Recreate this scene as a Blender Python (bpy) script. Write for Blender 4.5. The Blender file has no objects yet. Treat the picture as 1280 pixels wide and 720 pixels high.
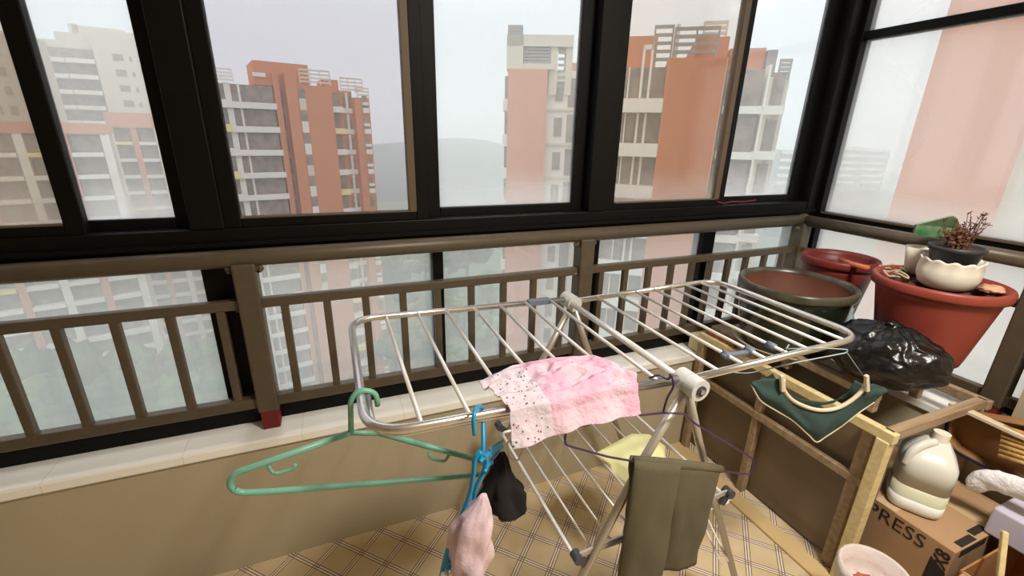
import bpy, bmesh, math, random
from mathutils import Vector, Matrix, noise
C = bpy.context.scene.collection
rnd = random.Random(7)
PI = math.pi

# ------------------------------------------------------------------ camera maths
F, YAW, PITCH, ROLL = 554.9, 0.38607, 0.33004, 0.021775
EYE = Vector((0, 0, 1.44))
cy, sy, cp, sp = math.cos(YAW), math.sin(YAW), math.cos(PITCH), math.sin(PITCH)
FW = Vector((sy*cp, cy*cp, -sp)); RT0 = Vector((cy, -sy, 0)); UP0 = RT0.cross(FW)
RT = RT0*math.cos(ROLL) + UP0*math.sin(ROLL); UP = -RT0*math.sin(ROLL) + UP0*math.cos(ROLL)

def at(u, v, x=None, y=None, z=None):
    """world point seen at image point (u, v) lying on one real plane of the place"""
    d = RT*(u-640)/F - UP*(v-360)/F + FW
    if x is not None: t = (x-EYE.x)/d.x
    elif y is not None: t = (y-EYE.y)/d.y
    else: t = (z-EYE.z)/d.z
    return EYE + d*t

cam_d = bpy.data.cameras.new('camera'); cam = bpy.data.objects.new('camera', cam_d); C.objects.link(cam)
cam_d.sensor_width = 36; cam_d.lens = 36*F/1280; cam_d.clip_end = 3000; cam_d.clip_start = 0.02
M = Matrix((RT, UP, -FW)).transposed().to_4x4(); M.translation = EYE
cam.matrix_world = M
bpy.context.scene.camera = cam

# ------------------------------------------------------------------ materials
def lin(c):
    r = []
    for v in c:
        v /= 255.0
        r.append(v/12.92 if v <= .04045 else ((v+.055)/1.055)**2.4)
    return (*r, 1)

def mat(name, col, rough=.6, metal=0, spec=.5, noise_amt=0, nscale=8, bump=0, bscale=40, col2=None, trans=0, ior=1.45, coat=0, sss=0):
    m = bpy.data.materials.new(name); m.use_nodes = True
    nt = m.node_tree; b = nt.nodes['Principled BSDF']
    b.inputs['Base Color'].default_value = lin(col)
    b.inputs['Roughness'].default_value = rough; b.inputs['Metallic'].default_value = metal
    b.inputs['Specular IOR Level'].default_value = spec
    b.inputs['Transmission Weight'].default_value = trans; b.inputs['IOR'].default_value = ior
    b.inputs['Coat Weight'].default_value = coat
    if sss:
        b.inputs['Subsurface Weight'].default_value = sss; b.inputs['Subsurface Scale'].default_value = .02
    tc = nt.nodes.new('ShaderNodeTexCoord')
    if col2 is not None or noise_amt:
        n = nt.nodes.new('ShaderNodeTexNoise'); n.inputs['Scale'].default_value = nscale; n.inputs['Detail'].default_value = 5
        nt.links.new(tc.outputs['Object'], n.inputs['Vector'])
        r = nt.nodes.new('ShaderNodeValToRGB'); a = lin(col)
        if col2 is None:
            k = 1-noise_amt; c2 = (a[0]*k, a[1]*k, a[2]*k, 1)
        else: c2 = lin(col2)
        r.color_ramp.elements[0].position = .35; r.color_ramp.elements[0].color = a
        r.color_ramp.elements[1].position = .68; r.color_ramp.elements[1].color = c2
        nt.links.new(n.outputs['Fac'], r.inputs['Fac']); nt.links.new(r.outputs['Color'], b.inputs['Base Color'])
    if bump:
        n2 = nt.nodes.new('ShaderNodeTexNoise'); n2.inputs['Scale'].default_value = bscale; n2.inputs['Detail'].default_value = 4
        nt.links.new(tc.outputs['Object'], n2.inputs['Vector'])
        bp = nt.nodes.new('ShaderNodeBump'); bp.inputs['Strength'].default_value = bump; bp.inputs['Distance'].default_value = .01
        nt.links.new(n2.outputs['Fac'], bp.inputs['Height']); nt.links.new(bp.outputs['Normal'], b.inputs['Normal'])
    return m

def wood(name, col, col2, scale=(1, 12, 12), rough=.6):
    m = mat(name, col, rough); nt = m.node_tree; b = nt.nodes['Principled BSDF']
    tc = nt.nodes.new('ShaderNodeTexCoord'); mp = nt.nodes.new('ShaderNodeMapping'); mp.inputs['Scale'].default_value = scale
    n = nt.nodes.new('ShaderNodeTexNoise'); n.inputs['Scale'].default_value = 4; n.inputs['Detail'].default_value = 6; n.inputs['Distortion'].default_value = .6
    r = nt.nodes.new('ShaderNodeValToRGB'); r.color_ramp.elements[0].color = lin(col); r.color_ramp.elements[1].color = lin(col2)
    r.color_ramp.elements[0].position = .35; r.color_ramp.elements[1].position = .7
    nt.links.new(tc.outputs['Object'], mp.inputs['Vector']); nt.links.new(mp.outputs['Vector'], n.inputs['Vector'])
    nt.links.new(n.outputs['Fac'], r.inputs['Fac']); nt.links.new(r.outputs['Color'], b.inputs['Base Color'])
    return m

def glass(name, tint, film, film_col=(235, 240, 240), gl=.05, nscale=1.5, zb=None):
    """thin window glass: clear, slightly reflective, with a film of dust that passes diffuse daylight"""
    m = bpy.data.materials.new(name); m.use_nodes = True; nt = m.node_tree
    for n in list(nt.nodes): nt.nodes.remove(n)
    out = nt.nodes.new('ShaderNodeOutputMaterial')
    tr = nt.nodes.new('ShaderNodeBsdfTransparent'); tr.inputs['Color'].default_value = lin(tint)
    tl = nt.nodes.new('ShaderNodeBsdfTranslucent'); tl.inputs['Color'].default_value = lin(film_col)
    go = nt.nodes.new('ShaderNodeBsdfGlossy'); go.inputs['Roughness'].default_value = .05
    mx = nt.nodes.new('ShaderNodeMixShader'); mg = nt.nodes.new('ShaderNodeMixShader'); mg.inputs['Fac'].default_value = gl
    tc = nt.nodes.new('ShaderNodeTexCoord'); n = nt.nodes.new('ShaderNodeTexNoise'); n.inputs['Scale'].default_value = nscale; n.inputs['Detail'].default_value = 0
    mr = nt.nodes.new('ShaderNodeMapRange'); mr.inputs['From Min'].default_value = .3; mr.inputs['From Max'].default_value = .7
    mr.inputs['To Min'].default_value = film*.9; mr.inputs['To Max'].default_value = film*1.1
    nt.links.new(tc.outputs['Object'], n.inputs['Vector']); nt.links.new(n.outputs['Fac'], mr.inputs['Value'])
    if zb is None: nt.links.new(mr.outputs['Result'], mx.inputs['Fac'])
    else:   # film grows denser towards the bottom edge of the pane
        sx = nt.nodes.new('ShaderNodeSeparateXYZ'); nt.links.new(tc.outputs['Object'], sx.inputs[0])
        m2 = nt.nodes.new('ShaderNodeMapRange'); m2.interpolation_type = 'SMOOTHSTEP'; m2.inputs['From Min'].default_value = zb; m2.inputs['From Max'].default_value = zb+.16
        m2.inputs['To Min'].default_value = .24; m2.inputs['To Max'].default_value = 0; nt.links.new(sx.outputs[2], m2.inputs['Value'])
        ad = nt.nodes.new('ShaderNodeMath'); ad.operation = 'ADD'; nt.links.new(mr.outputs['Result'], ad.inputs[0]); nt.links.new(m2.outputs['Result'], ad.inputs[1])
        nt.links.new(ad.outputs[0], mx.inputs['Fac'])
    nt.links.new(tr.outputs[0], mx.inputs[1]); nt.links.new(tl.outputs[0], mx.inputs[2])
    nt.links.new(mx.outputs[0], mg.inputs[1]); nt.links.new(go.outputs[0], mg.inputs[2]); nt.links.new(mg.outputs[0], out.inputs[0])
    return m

M_ = {}
M_['frame'] = mat('black aluminium', (8, 7, 7), .5, 0, .2)
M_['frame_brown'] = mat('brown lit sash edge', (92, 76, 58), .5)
M_['seal'] = mat('pale lit aluminium track', (190, 180, 176), .4, .5)
M_['rail'] = mat('champagne painted steel', (88, 77, 62), .42, .1, .4, .12, 30)
M_['redfoot'] = mat('red primer', (120, 30, 26), .6, noise_amt=.3)
M_['wall'] = mat('cream plaster wall', (178, 166, 140), .8, noise_amt=.05, nscale=3, bump=.05)
M_['ceil'] = mat('white ceiling', (225, 220, 210), .9)
M_['chrome'] = mat('stainless steel tube', (215, 210, 205), .26, .92)
M_['rod'] = mat('bright steel rod', (238, 234, 230), .32, .45)
M_['matte_steel'] = mat('dull painted leg tube', (186, 178, 166), .35, .55)
M_['hub'] = mat('light grey plastic', (196, 196, 194), .4)
M_['darkplastic'] = mat('dark grey plastic', (60, 62, 70), .45)
M_['clip_grey'] = mat('blue grey plastic', (104, 112, 128), .45)
M_['green_plastic'] = mat('mint green plastic', (112, 168, 146), .35, spec=.5)
M_['blue_plastic'] = mat('cyan blue plastic', (28, 140, 190), .3)
M_['purple'] = mat('dark purple coated wire', (62, 42, 78), .35)
M_['wire'] = mat('pale blue coated wire', (150, 166, 164), .35)
M_['pink'] = mat('pink cotton', (226, 178, 194), .9, bump=.15, bscale=500, col2=(232, 168, 192), nscale=6)
M_['olive'] = mat('olive cotton', (94, 87, 67), .95, noise_amt=.12, bump=.2, bscale=300)
M_['yellow'] = mat('pale yellow cotton', (240, 236, 176), .9, bump=.1, bscale=200)
M_['black_cloth'] = mat('black cotton', (20, 17, 18), .95)
M_['greypink'] = mat('pinkish grey cotton', (222, 196, 200), .9, col2=(196, 172, 184), nscale=14, bump=.15, bscale=200)
M_['teal'] = mat('dark green cotton', (50, 72, 68), .9, noise_amt=.15, bump=.2, bscale=300)
M_['cream_trim'] = mat('cream webbing', (205, 190, 165), .85)
M_['glaze'] = mat('dark green glaze', (30, 36, 24), .25, noise_amt=.35, nscale=10, coat=.3)
M_['glaze_rim'] = mat('mottled grey green glazed rim', (84, 80, 66), .3, col2=(52, 50, 38), nscale=12)  # rim glaze paler than the body, mottled in two tones
M_['terra_in'] = mat('inner terracotta', (104, 58, 42), .7, noise_amt=.3)
M_['terra'] = mat('red plastic pot', (112, 38, 32), .45, noise_amt=.12)
M_['terra2'] = mat('terracotta plastic', (142, 60, 48), .45, noise_amt=.12)
M_['soil'] = mat('dry soil', (88, 52, 36), .95, noise_amt=.6, nscale=40, bump=.8, bscale=60)
M_['white_pot'] = mat('white ceramic', (228, 222, 205), .35, noise_amt=.05)
M_['black_pot'] = mat('black nursery plastic', (52, 50, 56), .5)
M_['stem'] = mat('dry brown stems', (106, 70, 52), .9, noise_amt=.3)
M_['bag'] = mat('black bin bag plastic', (10, 9, 11), .3, spec=.6, bump=.5, bscale=28)
M_['planky'] = wood('yellow pine', (222, 204, 156), (204, 180, 126))
M_['plankb'] = wood('brown weathered timber', (166, 144, 116), (136, 112, 86))
M_['plankr'] = wood('reddish timber', (158, 88, 56), (116, 62, 42))
M_['board'] = mat('brown smoky panel', (122, 104, 84), .25, noise_amt=.28, nscale=3)
M_['cardboard'] = mat('brown cardboard', (168, 134, 100), .85, noise_amt=.06)
M_['cardboard_in'] = mat('inner cardboard', (160, 112, 68), .85, noise_amt=.1)
M_['ink'] = mat('dark box print', (38, 30, 28), .8)
M_['tape'] = mat('clear packing tape', (190, 165, 130), .12, coat=.6)
M_['milk_plastic'] = mat('translucent white plastic', (216, 215, 207), .3, trans=.1, ior=1.3)
M_['milk_liquid'] = mat('cloudy liquid', (200, 198, 172), .3)
M_['bin'] = mat('frosted white bin plastic', (224, 224, 222), .35, trans=.3, ior=1.2)
M_['bag_in'] = mat('crumpled white liner', (208, 194, 188), .5, bump=.5, bscale=25)
M_['foam'] = mat('white foam wrap', (236, 236, 240), .55, bump=.6, bscale=60)
M_['lavender'] = mat('pale lavender plastic', (190, 186, 204), .5)
M_['basket'] = mat('brown leatherette', (158, 116, 74), .6, noise_amt=.15)
M_['navy'] = mat('navy binding', (28, 28, 62), .5)
M_['rattan'] = wood('pale rattan', (214, 176, 112), (170, 126, 70))
M_['white_wood'] = mat('off white painted wood', (205, 190, 165), .6)
M_['cyan'] = mat('teal printed wrapper', (70, 150, 170), .4, col2=(215, 225, 225), nscale=20)
M_['greenleaf'] = mat('green printed plastic', (44, 104, 66), .35, col2=(128, 150, 110), nscale=18)
M_['root'] = mat('pale dry root', (196, 178, 146), .9, noise_amt=.3)
M_['terracotta_shard'] = mat('orange clay', (196, 108, 74), .8)

# floor: beige tile printed with a diagonal tartan of fine brown and lilac-white lines
def floor_mat():
    m = bpy.data.materials.new('tartan floor tile'); m.use_nodes = True; nt = m.node_tree; b = nt.nodes['Principled BSDF']
    b.inputs['Roughness'].default_value = .38
    L = nt.links.new; N = nt.nodes.new
    tc = N('ShaderNodeTexCoord'); sx = N('ShaderNodeSeparateXYZ'); L(tc.outputs['Object'], sx.inputs[0])
    def mth(op, a, b2=None, v=None):
        n = N('ShaderNodeMath'); n.operation = op
        for i, q in enumerate((a, b2)):
            if q is None: continue
            if isinstance(q, (int, float)): n.inputs[i].default_value = q
            else: L(q, n.inputs[i])
        return n.outputs[0]
    P = .1075
    def tri(c, ph):
        t = mth('DIVIDE', mth('SUBTRACT', c, ph), P)
        fr = mth('FRACT', mth('ADD', t, .5)); return mth('MULTIPLY', mth('ABSOLUTE', mth('SUBTRACT', fr, .5)), P)   # distance to the line centre
    u = mth('MULTIPLY', mth('ADD', sx.outputs[0], sx.outputs[1]), .70711)
    v = mth('MULTIPLY', mth('SUBTRACT', sx.outputs[0], sx.outputs[1]), .70711)
    du = tri(u, 1.2318); dv = tri(v, -.5218)
    def band(d, lo, hi):
        return mth('MULTIPLY', mth('GREATER_THAN', d, lo), mth('LESS_THAN', d, hi))
    dark = mth('MAXIMUM', mth('MAXIMUM', band(du, .0072, .0100), band(du, -1, .0016)), mth('MAXIMUM', band(dv, .0072, .0100), band(dv, -1, .0016)))
    pale = mth('MAXIMUM', band(du, .0016, .0075), band(dv, .0016, .0075))
    n = N('ShaderNodeTexNoise'); n.inputs['Scale'].default_value = 9; n.inputs['Detail'].default_value = 6; L(tc.outputs['Object'], n.inputs['Vector'])
    r = N('ShaderNodeValToRGB'); r.color_ramp.elements[0].position = .3; r.color_ramp.elements[0].color = lin((212, 194, 160))
    r.color_ramp.elements[1].position = .72; r.color_ramp.elements[1].color = lin((198, 172, 132)); L(n.outputs['Fac'], r.inputs['Fac'])
    m1 = N('ShaderNodeMixRGB'); L(pale, m1.inputs['Fac']); L(r.outputs['Color'], m1.inputs[1]); m1.inputs[2].default_value = lin((228, 212, 192))
    m2 = N('ShaderNodeMixRGB'); L(mth('MULTIPLY', dark, .95), m2.inputs['Fac']); L(m1.outputs[0], m2.inputs[1]); m2.inputs[2].default_value = lin((92, 66, 58))
    L(m2.outputs[0], b.inputs['Base Color']); return m
M_['floor'] = floor_mat()

def tile_mat():
    m = mat('glazed white tile', (244, 241, 232), .14, coat=.3); nt = m.node_tree; b = nt.nodes['Principled BSDF']
    L = nt.links.new; N = nt.nodes.new
    tc = N('ShaderNodeTexCoord'); sx = N('ShaderNodeSeparateXYZ'); L(tc.outputs['Object'], sx.inputs[0])
    a = N('ShaderNodeMath'); a.operation = 'ADD'; a.inputs[1].default_value = .5; L(sx.outputs[0], a.inputs[0])
    md = N('ShaderNodeMath'); md.operation = 'PINGPONG'; md.inputs[1].default_value = .165; L(a.outputs[0], md.inputs[0])
    lt = N('ShaderNodeMath'); lt.operation = 'LESS_THAN'; lt.inputs[1].default_value = .0009; L(md.outputs[0], lt.inputs[0])
    mx = N('ShaderNodeMixRGB'); L(lt.outputs[0], mx.inputs[0]); mx.inputs[1].default_value = lin((246, 243, 236)); mx.inputs[2].default_value = lin((222, 216, 204))
    L(mx.outputs[0], b.inputs['Base Color']); return m
M_['tile'] = tile_mat()

# ------------------------------------------------------------------ mesh helpers
def link(name, bm, m, parent=None, smooth=False):
    me = bpy.data.meshes.new(name); bmesh.ops.recalc_face_normals(bm, faces=bm.faces); bm.to_mesh(me); bm.free()
    if smooth:
        for p in me.polygons: p.use_smooth = True
    ms = m if isinstance(m, (list, tuple)) else [m]
    for q in ms: me.materials.append(M_[q] if isinstance(q, str) else q)
    o = bpy.data.objects.new(name, me); C.objects.link(o)
    if parent is not None:
        o.parent = parent; o.matrix_parent_inverse = Matrix.Translation(-Vector(parent.location)) if False else Matrix.Identity(4)
        if parent.type == 'EMPTY' or parent.location.length > 0:
            base = parent
            off = Vector((0, 0, 0))
            while base is not None:
                off += Vector(base.location); base = base.parent
            o.location = -off
    return o

def empty(name, loc, label, cat, group=None):
    o = bpy.data.objects.new(name, None); C.objects.link(o); o.location = loc; o.empty_display_size = .05
    o['label'] = label; o['category'] = cat
    if group: o['group'] = group
    return o
def tag(o, label, cat, group=None):
    o['label'] = label; o['category'] = cat
    if group: o['group'] = group
    return o
def struct(o):
    o['kind'] = 'structure'; return o

def box(bm, x0, x1, y0, y1, z0, z1, bev=0, rot=None, mi=0):
    r = bmesh.ops.create_cube(bm, size=1); vs = r['verts']
    for v in vs:
        v.co = Vector(((x0+x1)/2 + v.co.x*(x1-x0), (y0+y1)/2 + v.co.y*(y1-y0), (z0+z1)/2 + v.co.z*(z1-z0)))
    fs = set(f for v in vs for f in v.link_faces)
    if mi:
        for f in fs: f.material_index = mi
    if bev:
        es = set(e for v in vs for e in v.link_edges)
        bmesh.ops.bevel(bm, geom=list(es), offset=bev, segments=2, profile=.5, affect='EDGES')
    return vs

def bar(bm, a, b, w, h=None, up=Vector((0, 0, 1)), bev=0):
    """box beam from a to b, width w (sideways) height h (along up)"""
    h = h or w; a = Vector(a); b = Vector(b); d = (b-a).normalized()
    s = d.cross(up)
    if s.length < 1e-4: s = d.cross(Vector((0, 1, 0)))
    s.normalize(); u = s.cross(d).normalized()
    vs = [bm.verts.new(p + s*i*w/2 + u*j*h/2) for p in (a, b) for i, j in ((-1, -1), (1, -1), (1, 1), (-1, 1))]
    fs = [bm.faces.new(vs[0:4]), bm.faces.new(vs[4:8])]
    for k in range(4): fs.append(bm.faces.new((vs[k], vs[(k+1) % 4], vs[4+(k+1) % 4], vs[4+k])))
    if bev:
        es = set(e for f in fs for e in f.edges); bmesh.ops.bevel(bm, geom=list(es), offset=bev, segments=2, profile=.5, affect='EDGES')

def smooth_path(pts, n=6, closed=False):
    pts = [Vector(p) for p in pts]; out = []
    N = len(pts); rng = range(N if closed else N-1)
    for i in rng:
        p0 = pts[(i-1) % N] if closed or i > 0 else pts[i]; p1 = pts[i]; p2 = pts[(i+1) % N]; p3 = pts[(i+2) % N] if closed or i+2 < N else p2
        for k in range(n):
            t = k/n
            out.append(.5*((2*p1) + (-p0+p2)*t + (2*p0-5*p1+4*p2-p3)*t*t + (-p0+3*p1-3*p2+p3)*t**3))
    if not closed: out.append(pts[-1])
    return out

def tube(bm, pts, r, seg=10, closed=False, flat=1.0):
    pts = [Vector(p) for p in pts]; N = len(pts); rings = []
    ref = None
    for i, p in enumerate(pts):
        if closed: d = pts[(i+1) % N]-pts[i-1]
        else: d = pts[min(i+1, N-1)]-pts[max(i-1, 0)]
        d.normalize()
        if ref is None:
            ref = Vector((0, 0, 1)) if abs(d.z) < .9 else Vector((1, 0, 0))
        s = (ref - d*ref.dot(d)).normalized(); ref = s; t = d.cross(s)
        rr = r[i] if isinstance(r, (list, tuple)) else r
        rings.append([bm.verts.new(p + (s*math.cos(a)*flat + t*math.sin(a))*rr) for a in [2*PI*k/seg for k in range(seg)]])
    for i in range(N if closed else N-1):
        A = rings[i]; B = rings[(i+1) % N]
        for k in range(seg): bm.faces.new((A[k], A[(k+1) % seg], B[(k+1) % seg], B[k]))
    if not closed:
        bm.faces.new(rings[0]); bm.faces.new(rings[-1])

def round_corners(pts, r, n=6, closed=True):
    pts = [Vector(p) for p in pts]; N = len(pts); out = []
    for i in range(N):
        if not closed and i in (0, N-1): out.append(pts[i]); continue
        a = pts[i-1]; b = pts[i]; c = pts[(i+1) % N]
        rr = r[i] if isinstance(r, (list, tuple)) else r
        d1 = (a-b); d2 = (c-b); rr1 = min(rr, d1.length*.49, d2.length*.49)
        p = b + d1.normalized()*rr1; q = b + d2.normalized()*rr1
        for k in range(n+1):
            t = k/n; out.append(p*(1-t)**2 + b*2*t*(1-t) + q*t*t)
    return out

def lathe(bm, prof, seg=48, cx=0, cy_=0, cz=0, wob=0, mi=None):
    rings = []
    for r, z in prof:
        if r < 1e-5: rings.append([bm.verts.new((cx, cy_, cz+z))])
        else: rings.append([bm.verts.new((cx+r*math.cos(a)*(1+wob*math.sin(3*a+z*9)), cy_+r*math.sin(a)*(1+wob*math.sin(2*a)), cz+z)) for a in [2*PI*k/seg for k in range(seg)]])
    for i in range(len(rings)-1):
        A, B = rings[i], rings[i+1]
        for k in range(seg):
            if len(A) == 1 and len(B) == 1: continue
            if len(A) == 1: f = bm.faces.new((A[0], B[(k+1) % seg], B[k]))
            elif len(B) == 1: f = bm.faces.new((A[k], A[(k+1) % seg], B[0]))
            else: f = bm.faces.new((A[k], A[(k+1) % seg], B[(k+1) % seg], B[k]))
            if mi: f.material_index = mi[i]

def blob(bm, c, r, sub=3, amp=.2, freq=4, seed=0, sc=(1, 1, 1)):
    res = bmesh.ops.create_icosphere(bm, subdivisions=sub, radius=1)
    for v in res['verts']:
        d = v.co.normalized(); k = 1 + amp*noise.noise(d*freq + Vector((seed*7.3, seed*3.1, seed)))+amp*.5*noise.noise(d*freq*2.7+Vector((seed, 5, 9)))
        v.co = Vector(c) + Vector((d.x*sc[0], d.y*sc[1], d.z*sc[2]))*r*k

def solid(o, t, off=0):
    m = o.modifiers.new('thick', 'SOLIDIFY'); m.thickness = t; m.offset = off; return o
def subsurf(o, n=1):
    m = o.modifiers.new('sub', 'SUBSURF'); m.levels = n; m.render_levels = n; return o

def grid(bm, fn, nu, nv):
    V = [[bm.verts.new(fn(i/nu, j/nv)) for i in range(nu+1)] for j in range(nv+1)]
    for j in range(nv):
        for i in range(nu): bm.faces.new((V[j][i], V[j][i+1], V[j+1][i+1], V[j+1][i]))
    return V
def lerp(a, b, t): return a*(1-t)+b*t
def bilin(a, b, c, d, u, v):  # a(0,0) b(1,0) c(1,1) d(0,1)
    return (a*(1-u)+b*u)*(1-v) + (d*(1-u)+c*u)*v
def pw(pts, t):
    """piecewise point list by parameter"""
    n = len(pts)-1; k = min(int(t*n), n-1); f = t*n-k
    return Vector(pts[k]).lerp(Vector(pts[k+1]), f)

def P2_(l): return [at(u, v, y=1.55-.049) for u, v in l]
# ------------------------------------------------------------------ room shell
YW, YR, YG = 1.40, 1.47, 1.55      # inner wall face, railing plane, glazing plane
XR, XG = 2.12, 2.27                # right railing plane, right glazing plane
XL, YB, ZC = -2.4, -1.6, 2.6
SILL = .504
b = bmesh.new(); box(b, XL-.1, XG+.15, YB-.1, YG+.15, -.12, 0); struct(link('floor', b, 'floor'))
b = bmesh.new(); box(b, XL-.1, XG+.15, YB-.1, YG+.15, ZC, ZC+.12); struct(link('ceiling', b, 'ceil'))
b = bmesh.new(); box(b, XL, XG+.1, YW, YG+.08, 0, SILL-.035); struct(link('wall_front', b, 'wall'))
b = bmesh.new(); box(b, 2.05, XG+.1, .55, YW, 0, SILL-.035); box(b, 2.05, XG+.1, YB, .555, 0, ZC); struct(link('wall_right', b, 'wall'))
b = bmesh.new(); box(b, XL-.1, XL, YB, YG+.1, 0, ZC); struct(link('wall_left', b, 'wall'))
b = bmesh.new(); box(b, XL, XG+.1, YB-.1, YB, 0, ZC); struct(link('wall_back', b, 'wall'))
b = bmesh.new(); box(b, XL, XG+.1, YW-.012, YG+.08, SILL-.035, SILL, .006); struct(link('trim_1', b, 'tile'))
b = bmesh.new(); box(b, 2.038, XG+.1, .555, YW-.012, SILL-.035, SILL, .006); struct(link('trim_2', b, 'tile'))
b = bmesh.new(); box(b, 1.5-.075, 1.5-.005, .35, YW, 0, .012, .003); o = struct(link('baseboard_right', b, mat('beige tile border', (206, 178, 128), .45)))

G = {
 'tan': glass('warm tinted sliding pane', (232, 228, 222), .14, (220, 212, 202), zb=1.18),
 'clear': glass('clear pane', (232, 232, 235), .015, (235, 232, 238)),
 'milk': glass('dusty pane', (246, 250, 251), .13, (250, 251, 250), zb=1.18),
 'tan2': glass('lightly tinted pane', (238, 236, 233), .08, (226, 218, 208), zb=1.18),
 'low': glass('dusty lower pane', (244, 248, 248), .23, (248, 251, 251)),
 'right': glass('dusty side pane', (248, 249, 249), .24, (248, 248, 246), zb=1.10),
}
# front upper window: fixed frame + five sashes each with its pane
ZB, ZT = 1.195, 2.45
w1 = empty('window_1', (.9, YG, 1.1), '', ''); del w1['label']; del w1['category']; struct(w1)
b = bmesh.new(); box(b, XL, XG, YG-.045, YG+.05, 1.075, ZB-.03, .004); box(b, XL, XG, YG-.045, YG+.05, ZT, ZC, .004)
box(b, XL, XG, YG-.062, YG-.045, 1.115, 1.128)
box(b, 2.17, XG+.06, YG-.05, YG+.06, SILL, ZC, .004)
box(b, -.385, -.30, YG-.05, YG+.055, ZB-.03, ZT, .004); box(b, .925, 1.0, YG-.05, YG+.055, ZB-.03, ZT, .004)
link('frame', b, 'frame', w1)
# (inner x0, inner x1, glass, track offset, stile left w, stile right w)
for x0, x1, g, dy, wl, wr in ((-1.75, -.668, 'tan', -.018, .05, .045), (-.636, -.43, 'milk', .02, .035, .05), (-.258, .262, 'clear', -.018, .045, .04), (.352, .878, 'milk', .02, .055, .05),
                      (1.052, 1.60, 'tan2', -.018, .055, .035), (1.648, 2.098, 'milk', .02, .035, .075)):
    b = bmesh.new(); y0, y1 = YG+dy-.014, YG+dy+.014
    box(b, x0-wl, x0, y0, y1, ZB-.032, ZT+.01, .003); box(b, x1, x1+wr, y0, y1, ZB-.032, ZT+.01, .003)
    box(b, x0, x1, y0, y1, ZB-.032, ZB, .003); box(b, x0, x1, y0, y1, ZT-.03, ZT+.01, .003)
    s = link('sash', b, 'frame', w1)
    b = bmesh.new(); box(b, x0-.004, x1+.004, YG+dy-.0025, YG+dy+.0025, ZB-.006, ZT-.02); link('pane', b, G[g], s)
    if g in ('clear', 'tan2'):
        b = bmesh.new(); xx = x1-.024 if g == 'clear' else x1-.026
        box(b, xx, x1+.001, y0-.004, y1, ZB-.002, ZT-.03, .002); link('lit_edge_strip', b, 'frame_brown', s)  # brown colour stands in for light on the black stile's side
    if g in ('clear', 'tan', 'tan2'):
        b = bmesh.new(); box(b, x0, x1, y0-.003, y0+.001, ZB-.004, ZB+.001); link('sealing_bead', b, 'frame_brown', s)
b = bmesh.new(); q = [at(193, 8, y=YG-.047), at(199, 10, y=YG-.047), at(202, 32, y=YG-.047), at(197, 40, y=YG-.047)]
va = [b.verts.new(p) for p in q]; vb = [b.verts.new(p+Vector((0, .004, 0))) for p in q]; b.faces.new(va); b.faces.new(vb[::-1])
for k in range(4): b.faces.new((va[k], va[(k+1) % 4], vb[(k+1) % 4], vb[k]))
link('paint_chip', b, 'white_wood', w1)
b = bmesh.new(); tube(b, smooth_path(P2_(((897, 252), (905, 254), (915, 252), (930, 252), (945, 250))), 3), .0016, 6); link('red_seal_thread', b, mat('red thread', (170, 40, 60), .7), w1)
# lower front glazing
w2 = empty('window_2', (.9, YG, .55), '', ''); del w2['label']; del w2['category']; struct(w2)
b = bmesh.new(); box(b, XL, XG, YG-.048, YG+.04, SILL, .557, .004)
mulls = ((-1.75, -1.68), (-.385, -.27), (.310, .348), (.925, 1.0), (1.556, 1.62), (2.165, 2.23))
for a, c in mulls: box(b, a, c, YG-.035, YG+.035, .55, 1.09, .003)
link('frame', b, 'frame', w2)
b = bmesh.new(); box(b, XL, XG-.1, YG-.050, YG-.034, .556, .564, .002); link('track_edge', b, 'seal', w2)  # pale colour stands in for light on the black track's top edge
for (a, c), (d, e) in zip(mulls[:-1], mulls[1:]):
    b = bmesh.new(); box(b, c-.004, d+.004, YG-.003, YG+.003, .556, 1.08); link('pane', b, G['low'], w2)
# right side glazing
w3 = empty('window_3', (XG, 1.05, 1.1), '', ''); del w3['label']; del w3['category']; struct(w3)
b = bmesh.new()
box(b, XG-.035, XG+.04, .56, YG, 1.065, 1.118, .004); box(b, XG-.03, XG+.03, .56, YG, 1.87, 1.905, .004); box(b, XG-.035, XG+.04, .56, YG, ZT, ZC, .004)
box(b, XG-.03, XG+.03, .56, .60, SILL, ZC, .004); box(b, XG-.035, XG+.035, .56, YG-.05, SILL, .55, .004)
box(b, XG-.04, XG+.03, YG-.075, YG-.03, .55, ZT, .003)
link('frame', b, 'frame', w3)
for z0, z1 in ((.545, 1.068), (1.114, 1.874), (1.90, ZT+.004)):
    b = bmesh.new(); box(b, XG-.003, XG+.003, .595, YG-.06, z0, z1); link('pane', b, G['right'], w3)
b = bmesh.new(); box(b, XG-.04, XG-.034, .6, YG-.08, 1.112, 1.12); link('sealing_bead', b, 'frame_brown', w3)

# ------------------------------------------------------------------ railing
rl = empty('balcony_railing', (.9, YR, SILL), 'champagne painted steel railing along the sill in front of the windows, turning the corner', 'railing')
b = bmesh.new(); tube(b, [(XL+.01, YR, 1.083), (XR, YR, 1.083)], .026, 20); tube(b, [(XR, YR+.02, 1.083), (XR, .56, 1.083)], .026, 20); 
bmesh.ops.create_uvsphere(b, u_segments=16, v_segments=10, radius=.031, matrix=Matrix.Translation((XR, YR, 1.083)))
link('handrail', b, 'rail', rl, True)
b = bmesh.new(); box(b, XL+.01, XR, YR-.014, YR+.014, .925, .955, .003); box(b, XR-.014, XR+.014, .56, YR, .925, .955, .003); link('middle_rail', b, 'rail', rl)
b = bmesh.new(); box(b, XL+.01, XR, YR-.016, YR+.016, .583, .618, .003); box(b, XR-.016, XR+.016, .56, YR, .583, .618, .003); link('bottom_rail', b, 'rail', rl)
posts = [(-1.42, YR, 0), (-.262, YR, 1), (.90, YR, 1), (XR-.0, YR, 1), (XR, .63, 1)]
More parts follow.
